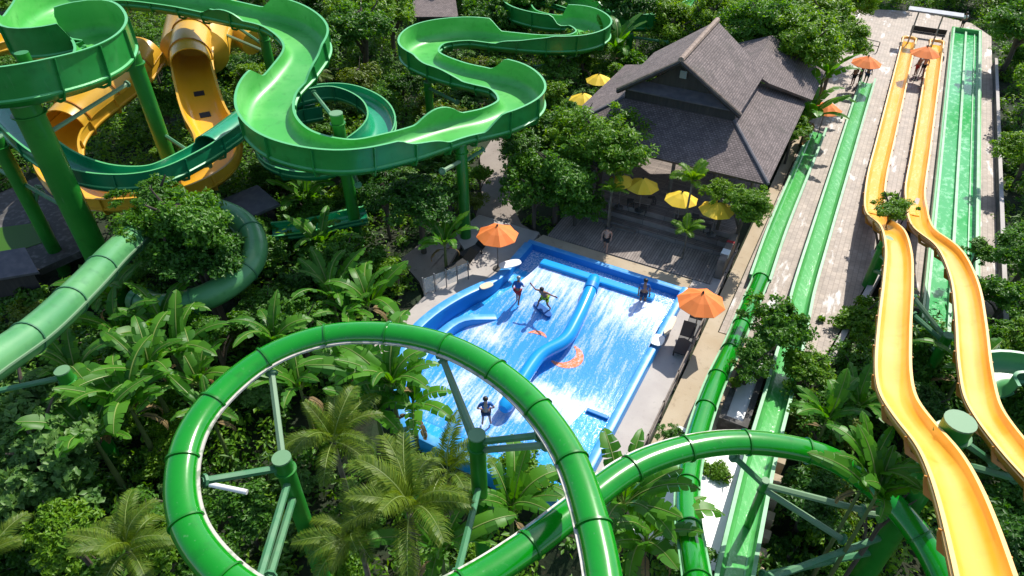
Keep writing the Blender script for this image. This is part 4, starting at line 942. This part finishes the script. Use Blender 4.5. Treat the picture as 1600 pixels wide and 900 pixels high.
for (x, y_, rz_, lab, top, bot, sk) in ((1331, 133, 20, 'bare backed person leftmost of three by the green lane end', None, M_dark, M_skin), (1340, 133, 60, 'person in dark top in the middle of three by the green lane end', M_dark, M_dark, M_skin), (1351, 131, -40, 'person in blue shirt rightmost of three by the green lane end', M_shirtb, M_navy, M_skin),
                                  (1429, 118, 30, 'bare chested person left of the pair under the far parasol', None, M_red, M_skin), (1439, 117, -30, 'person right of the pair under the far parasol between yellow slides', None, M_dark, M_skinlight), (1501, 47, 10, 'person in white shirt at the right end of the metal canopy', M_shirtw, M_dark, M_skin)):
    person(at(x, y_), R(rz_), lab, sk, top, bot, 'stand', 1.72)

# ------------------------------------------------------------------ vegetation
def leaves_mesh(name, C, D, N, Ln, Wd, m, fold=0.18):
    """many separate leaves: centre, direction, normal, length, width -> two triangles each, folded along the midrib"""
    n = len(C); S_ = np.cross(D, N); S_ /= np.linalg.norm(S_, axis=1, keepdims=True) + 1e-9; N = np.cross(S_, D)
    Ln = Ln[:, None]; Wd = Wd[:, None]
    base = C - D * Ln * .5; tip = C + D * Ln * .5 - N * Ln * .10
    l_ = C - D * Ln * .04 + S_ * Wd * .5 + N * Wd * fold; r_ = C - D * Ln * .04 - S_ * Wd * .5 + N * Wd * fold
    vs = np.stack([base, l_, tip, r_], 1).reshape(-1, 3)
    idx = np.arange(n) * 4; tris = np.stack([idx, idx + 2, idx + 1, idx, idx + 3, idx + 2], 1).reshape(-1)
    me = bpy.data.meshes.new(name); me.vertices.add(len(vs)); me.vertices.foreach_set('co', vs.astype(np.float32).ravel())
    me.loops.add(len(tris)); me.loops.foreach_set('vertex_index', tris.astype(np.int32))
    me.polygons.add(n * 2); me.polygons.foreach_set('loop_start', (np.arange(n * 2) * 3).astype(np.int32)); me.polygons.foreach_set('loop_total', np.full(n * 2, 3, np.int32))
    me.materials.append(m); me.update(); me.validate(); return me
def unit(a): return a / (np.linalg.norm(a, axis=1, keepdims=True) + 1e-9)
def crown_points(r, hz, clumps, per, leaf, spread=.34, seed=0, flat=0.0):
    g_ = np.random.default_rng(seed); nl = 7
    lc = unit(g_.normal(size=(nl, 3))) * r * g_.uniform(.25, .72, (nl, 1)); lc[:, 2] = np.abs(lc[:, 2]) * .9 - r * .15; lr = r * g_.uniform(.32, .62, nl)
    li = g_.integers(0, nl, clumps)
    d = unit(g_.normal(size=(clumps, 3))); d[:, 2] = np.where(d[:, 2] < -.35, -d[:, 2] * .6, d[:, 2])
    cc = lc[li] + d * lr[li][:, None] * g_.uniform(.35, 1.12, (clumps, 1)); cc[:, 2] *= hz
    cr = r * spread * g_.uniform(.35, 1.0, clumps) * .8
    q = g_.integers(0, clumps, clumps * per); dd = unit(g_.normal(size=(len(q), 3))); rr = g_.uniform(0, 1, (len(q), 1)) ** .5
    off = dd * rr * cr[q][:, None]; off[:, 2] *= .55
    C = cc[q] + off; out = unit(C * [1, 1, .8] + dd * r * .5)
    N = unit(out * .45 + [0, 0, .8] + g_.normal(size=C.shape) * .42)
    D = unit(np.cross(N, g_.normal(size=C.shape))); D[:, 2] -= .25; D = unit(D)
    Ln = leaf * g_.uniform(.6, 1.35, len(C)); return C, D, N, Ln
CROWNS = {}
def crown_var(kind, r, hz, clumps, per, leaf, m, asp=.48, spread=.34, nvar=3):
    CROWNS[kind] = (r, [leaves_mesh('crown', *(lambda t: (t[0], t[1], t[2], t[3], t[3] * asp))(crown_points(r, hz, clumps, per, leaf, spread, 11 * k + len(kind) * 7 + int(r * 10))), m) for k in range(nvar)])
crown_var('mid', 2.0, .8, 100, 62, .23, L_mid)
crown_var('dark', 2.0, .85, 105, 62, .22, L_dark)
crown_var('bright', 2.0, .8, 95, 60, .26, L_bright, .42)
crown_var('pale', 2.0, .6, 110, 60, .22, L_pale, .62, .26)
crown_var('olive', 2.0, .8, 100, 60, .22, L_olive)
crown_var('big', 3.4, .8, 210, 62, .29, L_mid, .5, .28)
crown_var('bigdark', 3.4, .85, 210, 62, .29, L_dark, .5, .28)
crown_var('bigbright', 3.4, .85, 210, 62, .29, L_bright, .42, .28)
crown_var('shrub', 1.0, .75, 34, 42, .20, L_mid, .5, .42)
crown_var('darkshrub', 1.0, .8, 34, 42, .20, L_dark, .5, .42)
crown_var('brightshrub', 1.0, .9, 34, 42, .22, L_bright, .36, .42)
TR = {}
def trunk_mesh(seed):
    g_ = random.Random(seed); b = MB(); H_ = 1.0
    pts = [Vector((0, 0, 0)), Vector((g_.uniform(-.03, .03), g_.uniform(-.03, .03), .35)), Vector((g_.uniform(-.06, .06), g_.uniform(-.06, .06), .72)), Vector((g_.uniform(-.05, .05), g_.uniform(-.05, .05), 1.0))]
    b.tube(spline(pts, .12), .05, 8)
    for k in range(6):
        a = k * 1.05 + g_.uniform(-.3, .3); z0 = .42 + .07 * k; e = Vector((math.cos(a) * .36, math.sin(a) * .36, z0 + g_.uniform(.22, .4)))
        s0 = Vector((0, 0, z0)); b.tube([s0, s0.lerp(e, .5) + Vector((0, 0, .05)), e], [.028, .02, .008], 6)
    return b
TRUNKS = [trunk_mesh(k).build('trunk', M_bark, smooth=True) for k in range(3)]
TM = [o.data for o in TRUNKS]
for o in TRUNKS: bpy.data.objects.remove(o)
NT = [0]
def tree(kind, px_, py_, zc, rad, label, group=None, pos=None, name=None, sz=1.0, cat='tree'):
    p = at(px_, py_, zc) if pos is None else pos; v_, u_ = uv(p); zb = gz(v_, u_)
    base = Vector((p.x, p.y, zb)); NT[0] += 1; g_ = random.Random(NT[0])
    r0, ms = CROWNS[kind]; small = rad < 1.15
    t = thing(name or ('shrub' if small else 'tree'), label, 'shrub' if small else cat, base, 0, group); s_ = rad / r0
    k = bpy.data.objects.new('crown', ms[g_.randrange(len(ms))]); COL.objects.link(k); k.parent = t
    k.location = (0, 0, zc - zb); k.rotation_euler = (g_.uniform(-.12, .12), g_.uniform(-.12, .12), g_.uniform(0, 6.28)); k.scale = (s_ * g_.uniform(.9, 1.1), s_ * g_.uniform(.9, 1.1), s_ * sz * g_.uniform(.9, 1.1))
    q = bpy.data.objects.new('trunk' if not small else 'stem', TM[g_.randrange(3)]); COL.objects.link(q); q.parent = t
    hh = max(zc - zb + rad * .3, .5); w_ = min(max(hh * .5, rad * 1.2), rad * 1.8); q.scale = (w_, w_, hh); q.rotation_euler.z = g_.uniform(0, 6.28)
    return t
# banana plants --------------------------------------------------------------
def banana_leaf(L, W, droop, seed):
    g_ = random.Random(seed); b = MB(); n = 18; pts = []; ang = 0.0; p = Vector((0, 0, 0)); a0 = R(g_.uniform(56, 84)); st_ = L / n
    for i in range(n + 1):
        pts.append(p.copy()); a = a0 - droop * (i / n) ** 1.5; p = p + Vector((math.cos(a), 0, math.sin(a))) * st_
    prof = lambda t: 0 if t < .12 else W * .5 * min(1, ((t - .12) / .13)) * (1 - max(0, (t - .62) / .38) ** 2.1) ** .6
    up = [Vector((-math.sin(a0 - droop * (i / n) ** 1.5), 0, math.cos(a0 - droop * (i / n) ** 1.5))) for i in range(n + 1)]
    for sd in (-1, 1):
        i = 2; lift = .25
        while i < n:
            run = g_.choice((1, 2, 2, 3, 4)); j = min(i + run, n); lf = g_.uniform(-.45, .35); ks = []
            gap = g_.uniform(.015, .05) if g_.random() < .8 else 0
            for q in range(i, j + 1):
                w = prof(q / n); tt = pts[min(q + 1, n)] - pts[max(q - 1, 0)]; tt.normalize(); c = pts[q].copy(); gp_ = tt * (gap if q == i else (-gap if q == j else 0))
                mid = c + gp_ * .3 + Vector((0, sd * w * .55, 0)) + up[q] * (w * .16); ed = c + gp_ + tt * .05 + Vector((0, sd * w * g_.uniform(.92, 1.06), 0)) + up[q] * (w * lf)
                k0 = len(b.v); b.v += [tuple(c), tuple(mid), tuple(ed)]; ks.append(k0)
            for x, y_ in zip(ks, ks[1:]):
                for z_ in range(2): b.f.append((x + z_, y_ + z_, y_ + z_ + 1, x + z_ + 1) if sd < 0 else (x + z_ + 1, y_ + z_ + 1, y_ + z_, x + z_)); b.m.append(0)
            i = j
    b.tube([q + u_ * .012 for q, u_ in zip(pts, up)], [.035 * (1 - .8 * i / n) for i in range(n + 1)], 5, 1)
    return b
M_rib = mat('leaf_midrib', (0.20, 0.27, 0.06), 0.5)
BL = []
for k in range(9):
    o = banana_leaf(2.65 + .14 * (k % 4), .52 + .05 * (k % 3), R(38 + 10 * k), 40 + k).build('leaf', [L_ban, M_rib], smooth=True); BL.append(o.data); bpy.data.objects.remove(o)
BLD = []
for k in range(2):
    o = banana_leaf(2.2, .4, R(120), 90 + k).build('leaf', [L_dry, M_bark], smooth=True); BLD.append(o.data); bpy.data.objects.remove(o)
bs = MB().tube([(0, 0, 0), (.02, 0, .5), (0, .02, 1.0)], [.14, .11, .07], 10).build('stem', M_banstem, smooth=True); BS = bs.data; bpy.data.objects.remove(bs)
def banana(px_, py_, ztop, s_, label, group=None, nl=10, pos=None):
    """px,py: where the leaves spring from, at height ztop"""
    if ztop < 3.4: ztop *= .72
    p = at(px_, py_, ztop) if pos is None else pos; v_, u_ = uv(p); zb = gz(v_, u_); NT[0] += 1; g_ = random.Random(NT[0] * 3 + 1)
    t = thing('banana_plant', label, 'banana plant', (p.x, p.y, zb), g_.uniform(0, 6.28), group)
    q = bpy.data.objects.new('stem', BS); COL.objects.link(q); q.parent = t; q.scale = (s_, s_, ztop - zb)
    for k in range(g_.randrange(1, 3)):
        lo = bpy.data.objects.new('dry_leaf', BLD[g_.randrange(2)]); COL.objects.link(lo); lo.parent = t; lo.location = (0, 0, (ztop - zb) * .9); lo.rotation_euler = (g_.uniform(-.3, .3), 1.0, g_.uniform(0, 6.28)); lo.scale = (s_ * .75,) * 3
    for k in range(nl):
        lo = bpy.data.objects.new('leaf', BL[g_.randrange(2, 9) if k > 1 else k]); COL.objects.link(lo); lo.parent = t
        lo.location = (0, 0, ztop - zb - .05); lo.rotation_euler = (g_.uniform(-.25, .25), g_.uniform(-.12, .12), k * 2.4 + g_.uniform(-.35, .35)); q_ = s_ * 1.18 * g_.uniform(.75, 1.12); lo.scale = (q_, q_ * g_.uniform(.9, 1.2), q_)
    return t
# palms ------------------------------------------------------------------------
def frond(L, seed, droop=1.25, nl=44, ll=.62, wide=.035):
    g_ = random.Random(seed); n = 20; pts = []; p = Vector((0, 0, 0)); a0 = R(g_.uniform(48, 66)); up = []
    for i in range(n + 1):
        pts.append(p.copy()); a = a0 - droop * (i / n) ** 1.2; up.append(Vector((-math.sin(a), 0, math.cos(a)))); p = p + Vector((math.cos(a), 0, math.sin(a))) * (L / n)
    b = MB(); b.tube(pts, [.03 * (1 - .85 * i / n) for i in range(n + 1)], 5, 1)
    for k in range(nl):
        t = .14 + .86 * k / nl; x = t * n; i = min(int(x), n - 1); c = pts[i].lerp(pts[i + 1], x - i); tt = (pts[i + 1] - pts[i]).normalized()
        l = ll * (math.sin(math.pi * min(1, .18 + .82 * t * .95)) ** .6) * g_.uniform(.85, 1.1)
        for sd in (-1, 1):
            d = (tt * .75 + Vector((0, sd, 0)) * .9 + up[i] * g_.uniform(.0, .32)).normalized(); m_ = c + d * l * .5; e = c + d * l + Vector((0, 0, -l * g_.uniform(.22, .5)))
            wv = tt * wide
            b.add([c - wv * .4, c + wv * .4, m_ + wv, m_ - wv, e], [(0, 1, 2, 3), (3, 2, 4)], 0)
    return b
PF = []; PF2 = []
for k in range(5):
    o = frond(2.8, k, 1.35 + .24 * k, 62, .68, .022).build('frond', [L_palm, M_rib]); PF.append(o.data); bpy.data.objects.remove(o)
    o = frond(1.3, 60 + k, .9 + .2 * k, 26, .45, .035).build('frond', [L_bright, M_rib]); PF2.append(o.data); bpy.data.objects.remove(o)
ps = MB().tube([(0, 0, 0), (.05, .02, .5), (0, 0, 1)], [.16, .12, .10], 10).build('trunk', M_palmbark, smooth=True); PS = ps.data; bpy.data.objects.remove(ps)
def palm(px_, py_, ztop, s_, label, group=None, nf=13, small=False, pos=None):
    p = at(px_, py_, ztop) if pos is None else pos; v_, u_ = uv(p); zb = gz(v_, u_) if not small else (0.05 if u_ < 32.5 else .9); NT[0] += 1; g_ = random.Random(NT[0] * 5 + 2)
    t = thing('palm', label, 'palm', (p.x, p.y, zb), g_.uniform(0, 6.28), group); FS = PF2 if small else PF
    q = bpy.data.objects.new('trunk', PS); COL.objects.link(q); q.parent = t; q.scale = (s_ * (.5 if small else 1), s_ * (.5 if small else 1), ztop - zb)
    for k in range(nf):
        lo = bpy.data.objects.new('frond', FS[g_.randrange(5)]); COL.objects.link(lo); lo.parent = t
        lo.location = (0, 0, ztop - zb - .03); lo.rotation_euler = (g_.uniform(-.3, .3), g_.uniform(-.3, .45) if k % 3 else g_.uniform(-.5, -.1), k * 2.4 + g_.uniform(-.3, .3)); q_ = s_ * g_.uniform(.8, 1.1); lo.scale = (q_, q_, q_)
    return t

# --- the named plants
for a in [
    ('big', 870, 268, 3.4, 3.0, 'round leafy tree between the orange parasol and the pavilion, left crown'),
    ('bigbright', 942, 225, 4.4, 3.0, 'tallest bright leafy tree touching the pavilion skirt roof'),
    ('bright', 903, 200, 4.2, 2.1, 'bright crown over the left corner of the pavilion skirt roof'),
    ('mid', 835, 300, 2.4, 2.3, 'lower leafy tree leaning over the garden path by the orange parasol'),
    ('mid', 900, 318, 1.6, 1.7, 'small leafy tree at the left end of the terrace steps'),
    ('bigbright', 1165, 318, 3.2, 1.75, 'bushy tree at the right end of the terrace by the green lane'),
    ('bright', 1135, 300, 3.4, 1.2, 'light crown reaching over the rightmost terrace parasol'),
    ('mid', 1203, 512, 2.2, 1.9, 'leafy tree overhanging the green tube and the long lane'),
    ('mid', 1175, 560, 2.0, 1.1, 'low bush hugging the green tube under the overhanging tree'),
    ('bright', 1255, 575, 1.4, 1.5, 'bush at the lower end of the lane paving'),
    ('bright', 1396, 328, 2.6, 1.25, 'small dark tree standing between the two yellow slides'),
    ('bigbright', 1225, 55, 5.0, 4.2, 'big bright tree behind the right side of the pavilion'),
    ('bigbright', 1290, 40, 4.6, 3.4, 'bright tree at the corner of the far paving'),
    ('big', 1175, 22, 4.0, 3.0, 'tall tree right behind the pavilion ridge'),
    ('bigbright', 1255, 75, 5.6, 3.3, 'bright crown right of the pavilion rear roof'),
    ('big', 1195, 50, 5.8, 3.2, 'dark green crown right behind the pavilion rear roof'),
    ('bigbright', 1312, 62, 4.4, 2.4, 'bright bushy crown at the left edge of the far paving'),
    ('mid', 800, 222, 2.6, 1.6, 'leafy tree added to shade the garden path by the serpentine slide'),  # crown added to throw shade on the path
    ('mid', 1392, 788, 4.4, .8, 'leafy bush swallowing the end of the crossing green tube'),
    ('bright', 100, 830, 1.6, 1.5, 'leafy bush between the two lower left palms'),
    ('mid', 300, 880, 1.0, 1.3, 'leafy bush at the bottom edge under the ring'),
    ('pale', 60, 690, 2.6, 2.6, 'sunlit pale bush in front of the short green post at left'),
    ('mid', 130, 640, 1.6, 1.6, 'leafy bush between the pale bush and the large banana plant'),
    ('bright', 250, 860, 1.4, 1.4, 'bright bush at the bottom just left of the ring'),
    ('mid', 380, 800, .8, 1.5, 'low bush in the lower left inside of the ring'),
    ('mid', 330, 520, 2.0, 1.5, 'bush between the faded tube end and the ring'),
    ('mid', 540, 400, 1.6, 1.9, 'bush at the foot of the middle serpentine post'),
    ('bright', 620, 430, 1.4, 1.5, 'bright bush left of the glass balustrade'),
    ('bigbright', 1320, 10, 4.5, 3.2, 'tree left of the metal canopy'),
    ('bright', 1240, 205, 2.4, 1.5, 'bush at the right eave of the pavilion'),
    ('big', 285, 345, 5.2, 2.8, 'dense tree hiding the middle of the faded tube slide'),
    ('bigdark', 315, 405, 3.8, 2.7, 'dark tree inside the bend of the faded tube slide'),
    ('mid', 235, 310, 5.6, 1.5, 'leafy treetop just below the teal slide bend'),
    ('pale', 45, 640, 2.2, 3.2, 'wide pale leaved bush under the faded tube at the left edge'),
    ('pale', 80, 745, 1.4, 2.6, 'pale leaved bush at the left edge beside the large banana plant'),
    ('dark', 30, 800, .8, 2.3, 'dark bush in the lower left corner'),
    ('mid', 230, 830, 1.2, 1.5, 'leafy bush left of the big ring'),
    ('bigdark', 655, 320, 3.2, 2.6, 'dark tree under the serpentine slide left of the tall post'),
    ('dark', 600, 300, 3.0, 1.8, 'dark tree directly under the serpentine slide front bend'),
    ('mid', 470, 515, 1.6, 1.9, 'sunlit bush above the left top of the big ring'),
    ('mid', 415, 480, 1.6, 1.3, 'bush right of the faded tube bend'),
    ('bright', 750, 275, 1.7, 1.1, 'yellowish clipped shrub right of the tall green post'),
    ('olive', 742, 312, 1.0, 1.0, 'dark base shrub in front of the yellowish shrub'),
    ('mid', 700, 300, 2.0, 1.5, 'bush behind the tall green post'),
    ('mid', 868, 112, 2.6, 2.0, 'leafy tree between the far slide loop and the pavilion'),
    ('bright', 872, 150, 2.0, 1.7, 'bright bush left of the frayed yellow parasol'),
    ('dark', 905, 190, 1.6, 1.6, 'dark bush at the left eave of the pavilion'),
    ('mid', 862, 195, 1.8, 1.7, 'bush beside the right bend of the serpentine slide'),
    ('bright', 960, 118, 1.8, 1.4, 'bright bush under the rear left eave of the pavilion'),
    ('dark', 812, 238, 1.4, 1.4, 'dark bush beside the garden path behind the round trees'),
    ('mid', 912, 75, 3.0, 2.0, 'tree behind the far slide loop left of the ridge'),
    ('bright', 825, 745, .8, 1.4, 'bush below the front corner of the surf pool'),
    ('mid', 500, 75, 4.2, 3.0, 'light green tree between the serpentine slide and the middle loop'),
    ('big', 565, 40, 5.0, 3.6, 'tall airy tree behind the serpentine slide at top centre'),
    ('olive', 560, 120, 3.0, 2.0, 'olive feathery tree above the teal loop'),
    ('big', 600, 170, 2.8, 2.2, 'leafy tree right of the teal loop'),
    ('bright', 520, 25, 4.5, 2.5, 'yellow green tree at top centre beside the slide'),
    ('big', 228, 70, 4.0, 1.9, 'bush between the serpentine slide and the golden funnel'),
    ('bright', 385, 125, 3.0, 1.9, 'bright bush right of the covered golden chute'),
    ('mid', 255, 165, 2.5, 1.8, 'bush between the golden tube and the golden chute'),
    ('bright', 262, 235, 2.0, 1.3, 'bright bush at the foot of the post by the golden chute'),
    ('mid', 55, 75, 5.5, 1.4, 'leafy bush inside the left bend hole of the serpentine slide'),
    ('dark', 150, 150, 2.5, 2.2, 'dark tree behind the golden tube'),
    ('bigbright', 1612, 235, 2.6, 2.4, 'large bright tree along the right edge beyond the kerb wall'),
    ('bigbright', 1625, 130, 3.0, 3.0, 'tall bamboo like tree at the upper right edge'),
    ('big', 1600, 40, 4.0, 3.4, 'dark tree in the upper right corner'),
    ('big', 1612, 400, 2.6, 2.3, 'broad leafy tree at right below the kerb wall'),
    ('mid', 1528, 395, 1.8, 1.1, 'light bush touching the right yellow slide bend'),
    ('mid', 1570, 470, 1.6, 1.7, 'leafy tree right of the right yellow slide'),
    ('bright', 1590, 530, 2.6, 1.6, 'bright bush above the faded curved trough'),
    ('bright', 1345, 500, .2, 1.8, 'bright bush left of the left yellow slide'),
    ('mid', 1340, 590, .3, 1.9, 'bush in the shade of the left yellow slide'),
    ('mid', 1445, 560, .5, 1.9, 'bush between the two yellow slides'),
    ('dark', 1440, 640, .8, 1.7, 'dark bush between the yellow slides above the huge post'),
    ('dark', 1575, 860, 2.5, 1.9, 'dark bush in the lower right corner'),
    ('mid', 1590, 640, 1.5, 1.8, 'leafy bush below the faded curved trough'),
    ('mid', 1080, 880, 1.0, 1.2, 'leafy bush at the foot of the green tube at the bottom'),
    ('bright', 1130, 745, .6, .9, 'yellowish shrub between the green tube and the long lane'),
    ('mid', 1050, 690, .8, .8, 'sparse shrub at the end of the timber fence'),
    ('mid', 1290, 650, 1.0, 1.6, 'shaded bush right of the long green lane'),
    ('dark', 1260, 790, .6, 1.8, 'dark bush under the crossing tube at right'),
]: tree(*a)
for a in [
    (150, 690, 2.6, 1.0, 'large banana plant spreading flat leaves left of the big ring'),
    (120, 590, 2.6, .9, 'banana plant behind the short green post at the left'),
    (205, 640, 2.9, 1.0, 'upright banana plant between two larger ones left of the ring'),
    (280, 560, 2.6, .9, 'banana plant touching the upper left of the ring'),
    (180, 470, 2.2, .9, 'banana plant in the shade right of the faded tube'),
    (330, 650, 2.4, .7, 'banana plant just inside the left of the ring'),
    (430, 540, 2.0, .85, 'banana plant behind the upper left arc of the ring'),
    (520, 470, 1.8, .9, 'banana plant in the bushes above the ring top'),
    (645, 640, 3.0, .85, 'banana plant inside the ring leaning over the pool edge'),
    (590, 650, 2.6, .9, 'banana plant between the golden green palm and the pool'),
    (1368, 778, 5.6, .65, 'upright banana plant in front of the crossing tube end'),
    (235, 590, 3.0, .95, 'banana plant above the left shoulder of the big ring'),
    (190, 530, 2.2, .9, 'banana plant below the faded tube bend'),
    (255, 520, 2.4, .9, 'banana plant with upright leaves under the faded tube end'),
    (310, 600, 2.0, .85, 'banana plant just outside the ring at upper left'),
    (575, 480, 1.9, .85, 'banana plant above the top of the big ring'),
    (545, 500, 1.6, .8, 'smaller banana plant above the ring top, left of its neighbour'),
    (612, 605, 3.4, .95, 'tall banana plant inside the ring beside the pool'),
    (560, 590, 2.6, .9, 'banana plant inside the ring at its top left'),
    (470, 610, 2.4, .85, 'banana plant inside the ring beside the brace'),
    (695, 385, 2.0, .75, 'banana plant at the foot of the tall post by the balustrade'),
    (975, 790, 4.0, .85, 'banana plant in front of the crossing tube'),
    (1010, 850, 3.0, .9, 'banana plant at the bottom beside the ring'),
    (930, 830, 3.0, .8, 'banana plant between the two ring tubes'),
    (1292, 660, 2.6, .7, 'banana plant with upright leaf above the crossing tube'),
    (1356, 745, 5.6, .6, 'banana plant in front of the crossing tube end'),
    (1338, 640, 1.6, .65, 'banana plant left of the left yellow slide'),
    (1480, 905, 2.0, .6, 'banana plant under the left yellow slide at the bottom'),
    (1285, 128, 3.2, 1.15, 'giant fan shaped banana plant beside the pavilion'),
    (1262, 190, 2.6, 1.1, 'banana plant above the shorter green lane'),
    (800, 800, 3.0, .8, 'banana plant below the pool corner inside the ring'),
    (690, 860, 3.2, .8, 'banana plant at the bottom of the ring'),
    (480, 320, 1.6, .9, 'banana plant below the teal loop'),
    (500, 390, 1.4, .85, 'shaded banana plant near the low teal trough'),
    (905, 105, 2.2, 1.0, 'bright banana plant behind the left eave of the pavilion'),
    (960, 90, 2.4, 1.1, 'bright banana plant beside the far slide post'),
    (1500, 590, 1.6, .8, 'banana plant under the right yellow slide'),
]: banana(*a)
for a in [
    (520, 690, 3.6, .85, 'golden green coconut palm inside the ring, upper left'),
    (640, 800, 4.8, 1.0, 'large coconut palm in the middle of the ring'),
    (200, 860, 2.4, .8, 'palm at the bottom left of the ring'),
    (-25, 880, 2.4, .7, 'palm cut by the lower left corner'),
    (700, 740, 3.0, .8, 'small coconut palm beside the right ring post'),
    (560, 840, 2.8, .8, 'low palm at the bottom of the ring'),
    (480, 130, 3.4, .9, 'feathery palm behind the teal loop'),
]: palm(*a)
palm(960, 272, 3.6, .9, 'slim palm left of the clear yellow parasol', None, 10, True)
palm(955, 300, 3.0, .75, 'short palm at the left of the terrace steps', None, 10, True)
palm(1082, 284, 4.2, 1.0, 'slim fan palm between two yellow parasols', None, 11, True)
palm(1074, 362, 1.9, .8, 'short palm planted on the lower terrace steps', None, 9, True)

# --- forest all round: everything beyond the named plants
def inpoly(v, u, poly, pad=0.0):
    c = False; n = len(poly); dmin = 1e9
    for i in range(n):
        x1, y1 = poly[i]; x2, y2 = poly[(i + 1) % n]
        if (y1 > u) != (y2 > u) and v < (x2 - x1) * (u - y1) / (y2 - y1) + x1: c = not c
        L2 = (x2 - x1) ** 2 + (y2 - y1) ** 2; t = max(0, min(1, ((v - x1) * (x2 - x1) + (u - y1) * (y2 - y1)) / max(L2, 1e-9)))
        dmin = min(dmin, math.hypot(v - x1 - t * (x2 - x1), u - y1 - t * (y2 - y1)))
    return c or dmin < pad
BLOCK = PAVED + [[(-15.6, 13.6), (-4.8, 13.6), (-4.8, 29), (-15.6, 29)], [(-16, 32), (-2.5, 32), (-2.5, 52), (-16, 52)]]
def clear_of(v, u, pad): return not any(inpoly(v, u, q, pad) for q in BLOCK)
g_ = random.Random(5); cnt = 0
def fwd_px(p):
    d = p.y * math.cos(TH) - (p.z - H) * math.sin(TH)
    return (800 + F * p.x / d, 450 - F * (p.y * math.sin(TH) + (p.z - H) * math.cos(TH)) / d) if d > .5 else (9e9, 9e9)
for k in range(900):
    x = g_.uniform(-75, 85); y_ = g_.uniform(50, 118); p = Vector((x, y_, 0)); v_, u_ = uv(p)
    if cnt > 130 or not clear_of(v_, u_, 3.0): continue
    sx, sy = fwd_px(Vector((x, y_, 4.0)))
    if sx < -150 or sx > 1750 or sy < -260: continue
    if 745 < sx < 1010 and sy > 60: continue
    if sy > 75 and sx < 1500: continue
    kd = g_.choice(['big', 'big', 'bigdark', 'bigbright', 'bigdark']); zc = g_.uniform(2.6, 4.6); p.z = zc
    tree(kd, 0, 0, zc, g_.uniform(2.6, 3.9), 'tree of the far forest edge behind the slides', 'trees of the far forest', pos=p, name='forest_tree'); cnt += 1

# --- undergrowth: ground cover nobody could count
def undergrowth(name, n, m, leaf, asp, hmin, hmax, region, seed, per=34, rad=.55):
    q = np.random.default_rng(seed); pts = []
    while len(pts) < n:
        x, y_ = q.uniform(-52, 58), q.uniform(2, 92); p = Vector((x, y_, 0)); v_, u_ = uv(p)
        zz = gz(v_, u_); sx, sy = fwd_px(Vector((x, y_, zz)))
        if not (-140 < sx < 1740 and -60 < sy < 1150): continue
        if q.uniform() > region(sx, sy): continue
        h = q.uniform(hmin, hmax) * (1 if clear_of(v_, u_, 1.2) else .45)
        if not clear_of(v_, u_, .25): continue
        if h > .6 and not clear_of(v_, u_, rad): continue
        pts.append((x, y_, zz, h))
    pts = np.array(pts); i = np.repeat(np.arange(n), per); c = pts[i]
    d = unit(q.normal(size=(len(i), 3))); rr = q.uniform(0, 1, (len(i), 1)) ** .5 * rad
    C = c[:, :3] + d * rr; C[:, 2] = c[:, 2] + c[:, 3] * np.clip(.5 + .5 * d[:, 2] * rr[:, 0] / rad * 1.2, .05, 1.1)
    N = unit(d * .5 + [0, 0, .8] + q.normal(size=C.shape) * .35); D = unit(np.cross(N, q.normal(size=C.shape))); D[:, 2] -= .2; D = unit(D)
    Ln = leaf * q.uniform(.6, 1.4, len(C))
    me = leaves_mesh(name, C, D, N, Ln, Ln * asp, m); o = bpy.data.objects.new(name, me); COL.objects.link(o); return o
full = lambda sx, sy: 1.0
tag(undergrowth('undergrowth', 5600, L_mid, .27, .5, .5, 2.0, full, 1), 'dense green undergrowth filling the ground between all the slides', 'undergrowth', kind='stuff')
tag(undergrowth('ground_cover', 5200, L_bright, .27, .46, .5, 2.4, full, 2), 'bright leafy ground cover growing through the undergrowth', 'ground cover', kind='stuff')
tag(undergrowth('ferns', 1500, L_pale, .36, .26, .8, 2.3, lambda sx, sy: 1.0 if sx < 700 else .5, 3, 30, .6), 'long leaved pale ferns scattered through the undergrowth', 'ferns', kind='stuff')
g_ = random.Random(21); cnt = 0
for k in range(3000):
    if cnt >= 230: break
    x = g_.uniform(-48, 45); y_ = g_.uniform(4, 60); p = Vector((x, y_, 0)); v_, u_ = uv(p); zz = gz(v_, u_); sx, sy = fwd_px(Vector((x, y_, zz + .8)))
    if not (-60 < sx < 1660 and -20 < sy < 960) or not clear_of(v_, u_, 1.8): continue
    if 40 < sx < 400 and 120 < sy < 330: continue
    kd = g_.choice(['mid', 'mid', 'dark', 'bright', 'pale', 'olive', 'dark', 'shrub']); rd = g_.uniform(.8, 1.8); p.z = zz + rd * .8
    tree(kd, 0, 0, p.z, rd, 'leafy shrub among the undergrowth between the slides', 'shrubs in the undergrowth', pos=p, name='shrub', cat='shrub'); cnt += 1
for (px_, py_) in ((1165, 580), (1150, 600), (1185, 585)):
    p = at(px_, py_, .9); tree('brightshrub', 0, 0, .9, .42, 'small yellowish shrub growing in the dark stone planter', 'shrubs in the stone planter', pos=Vector((p.x, p.y, .9)))
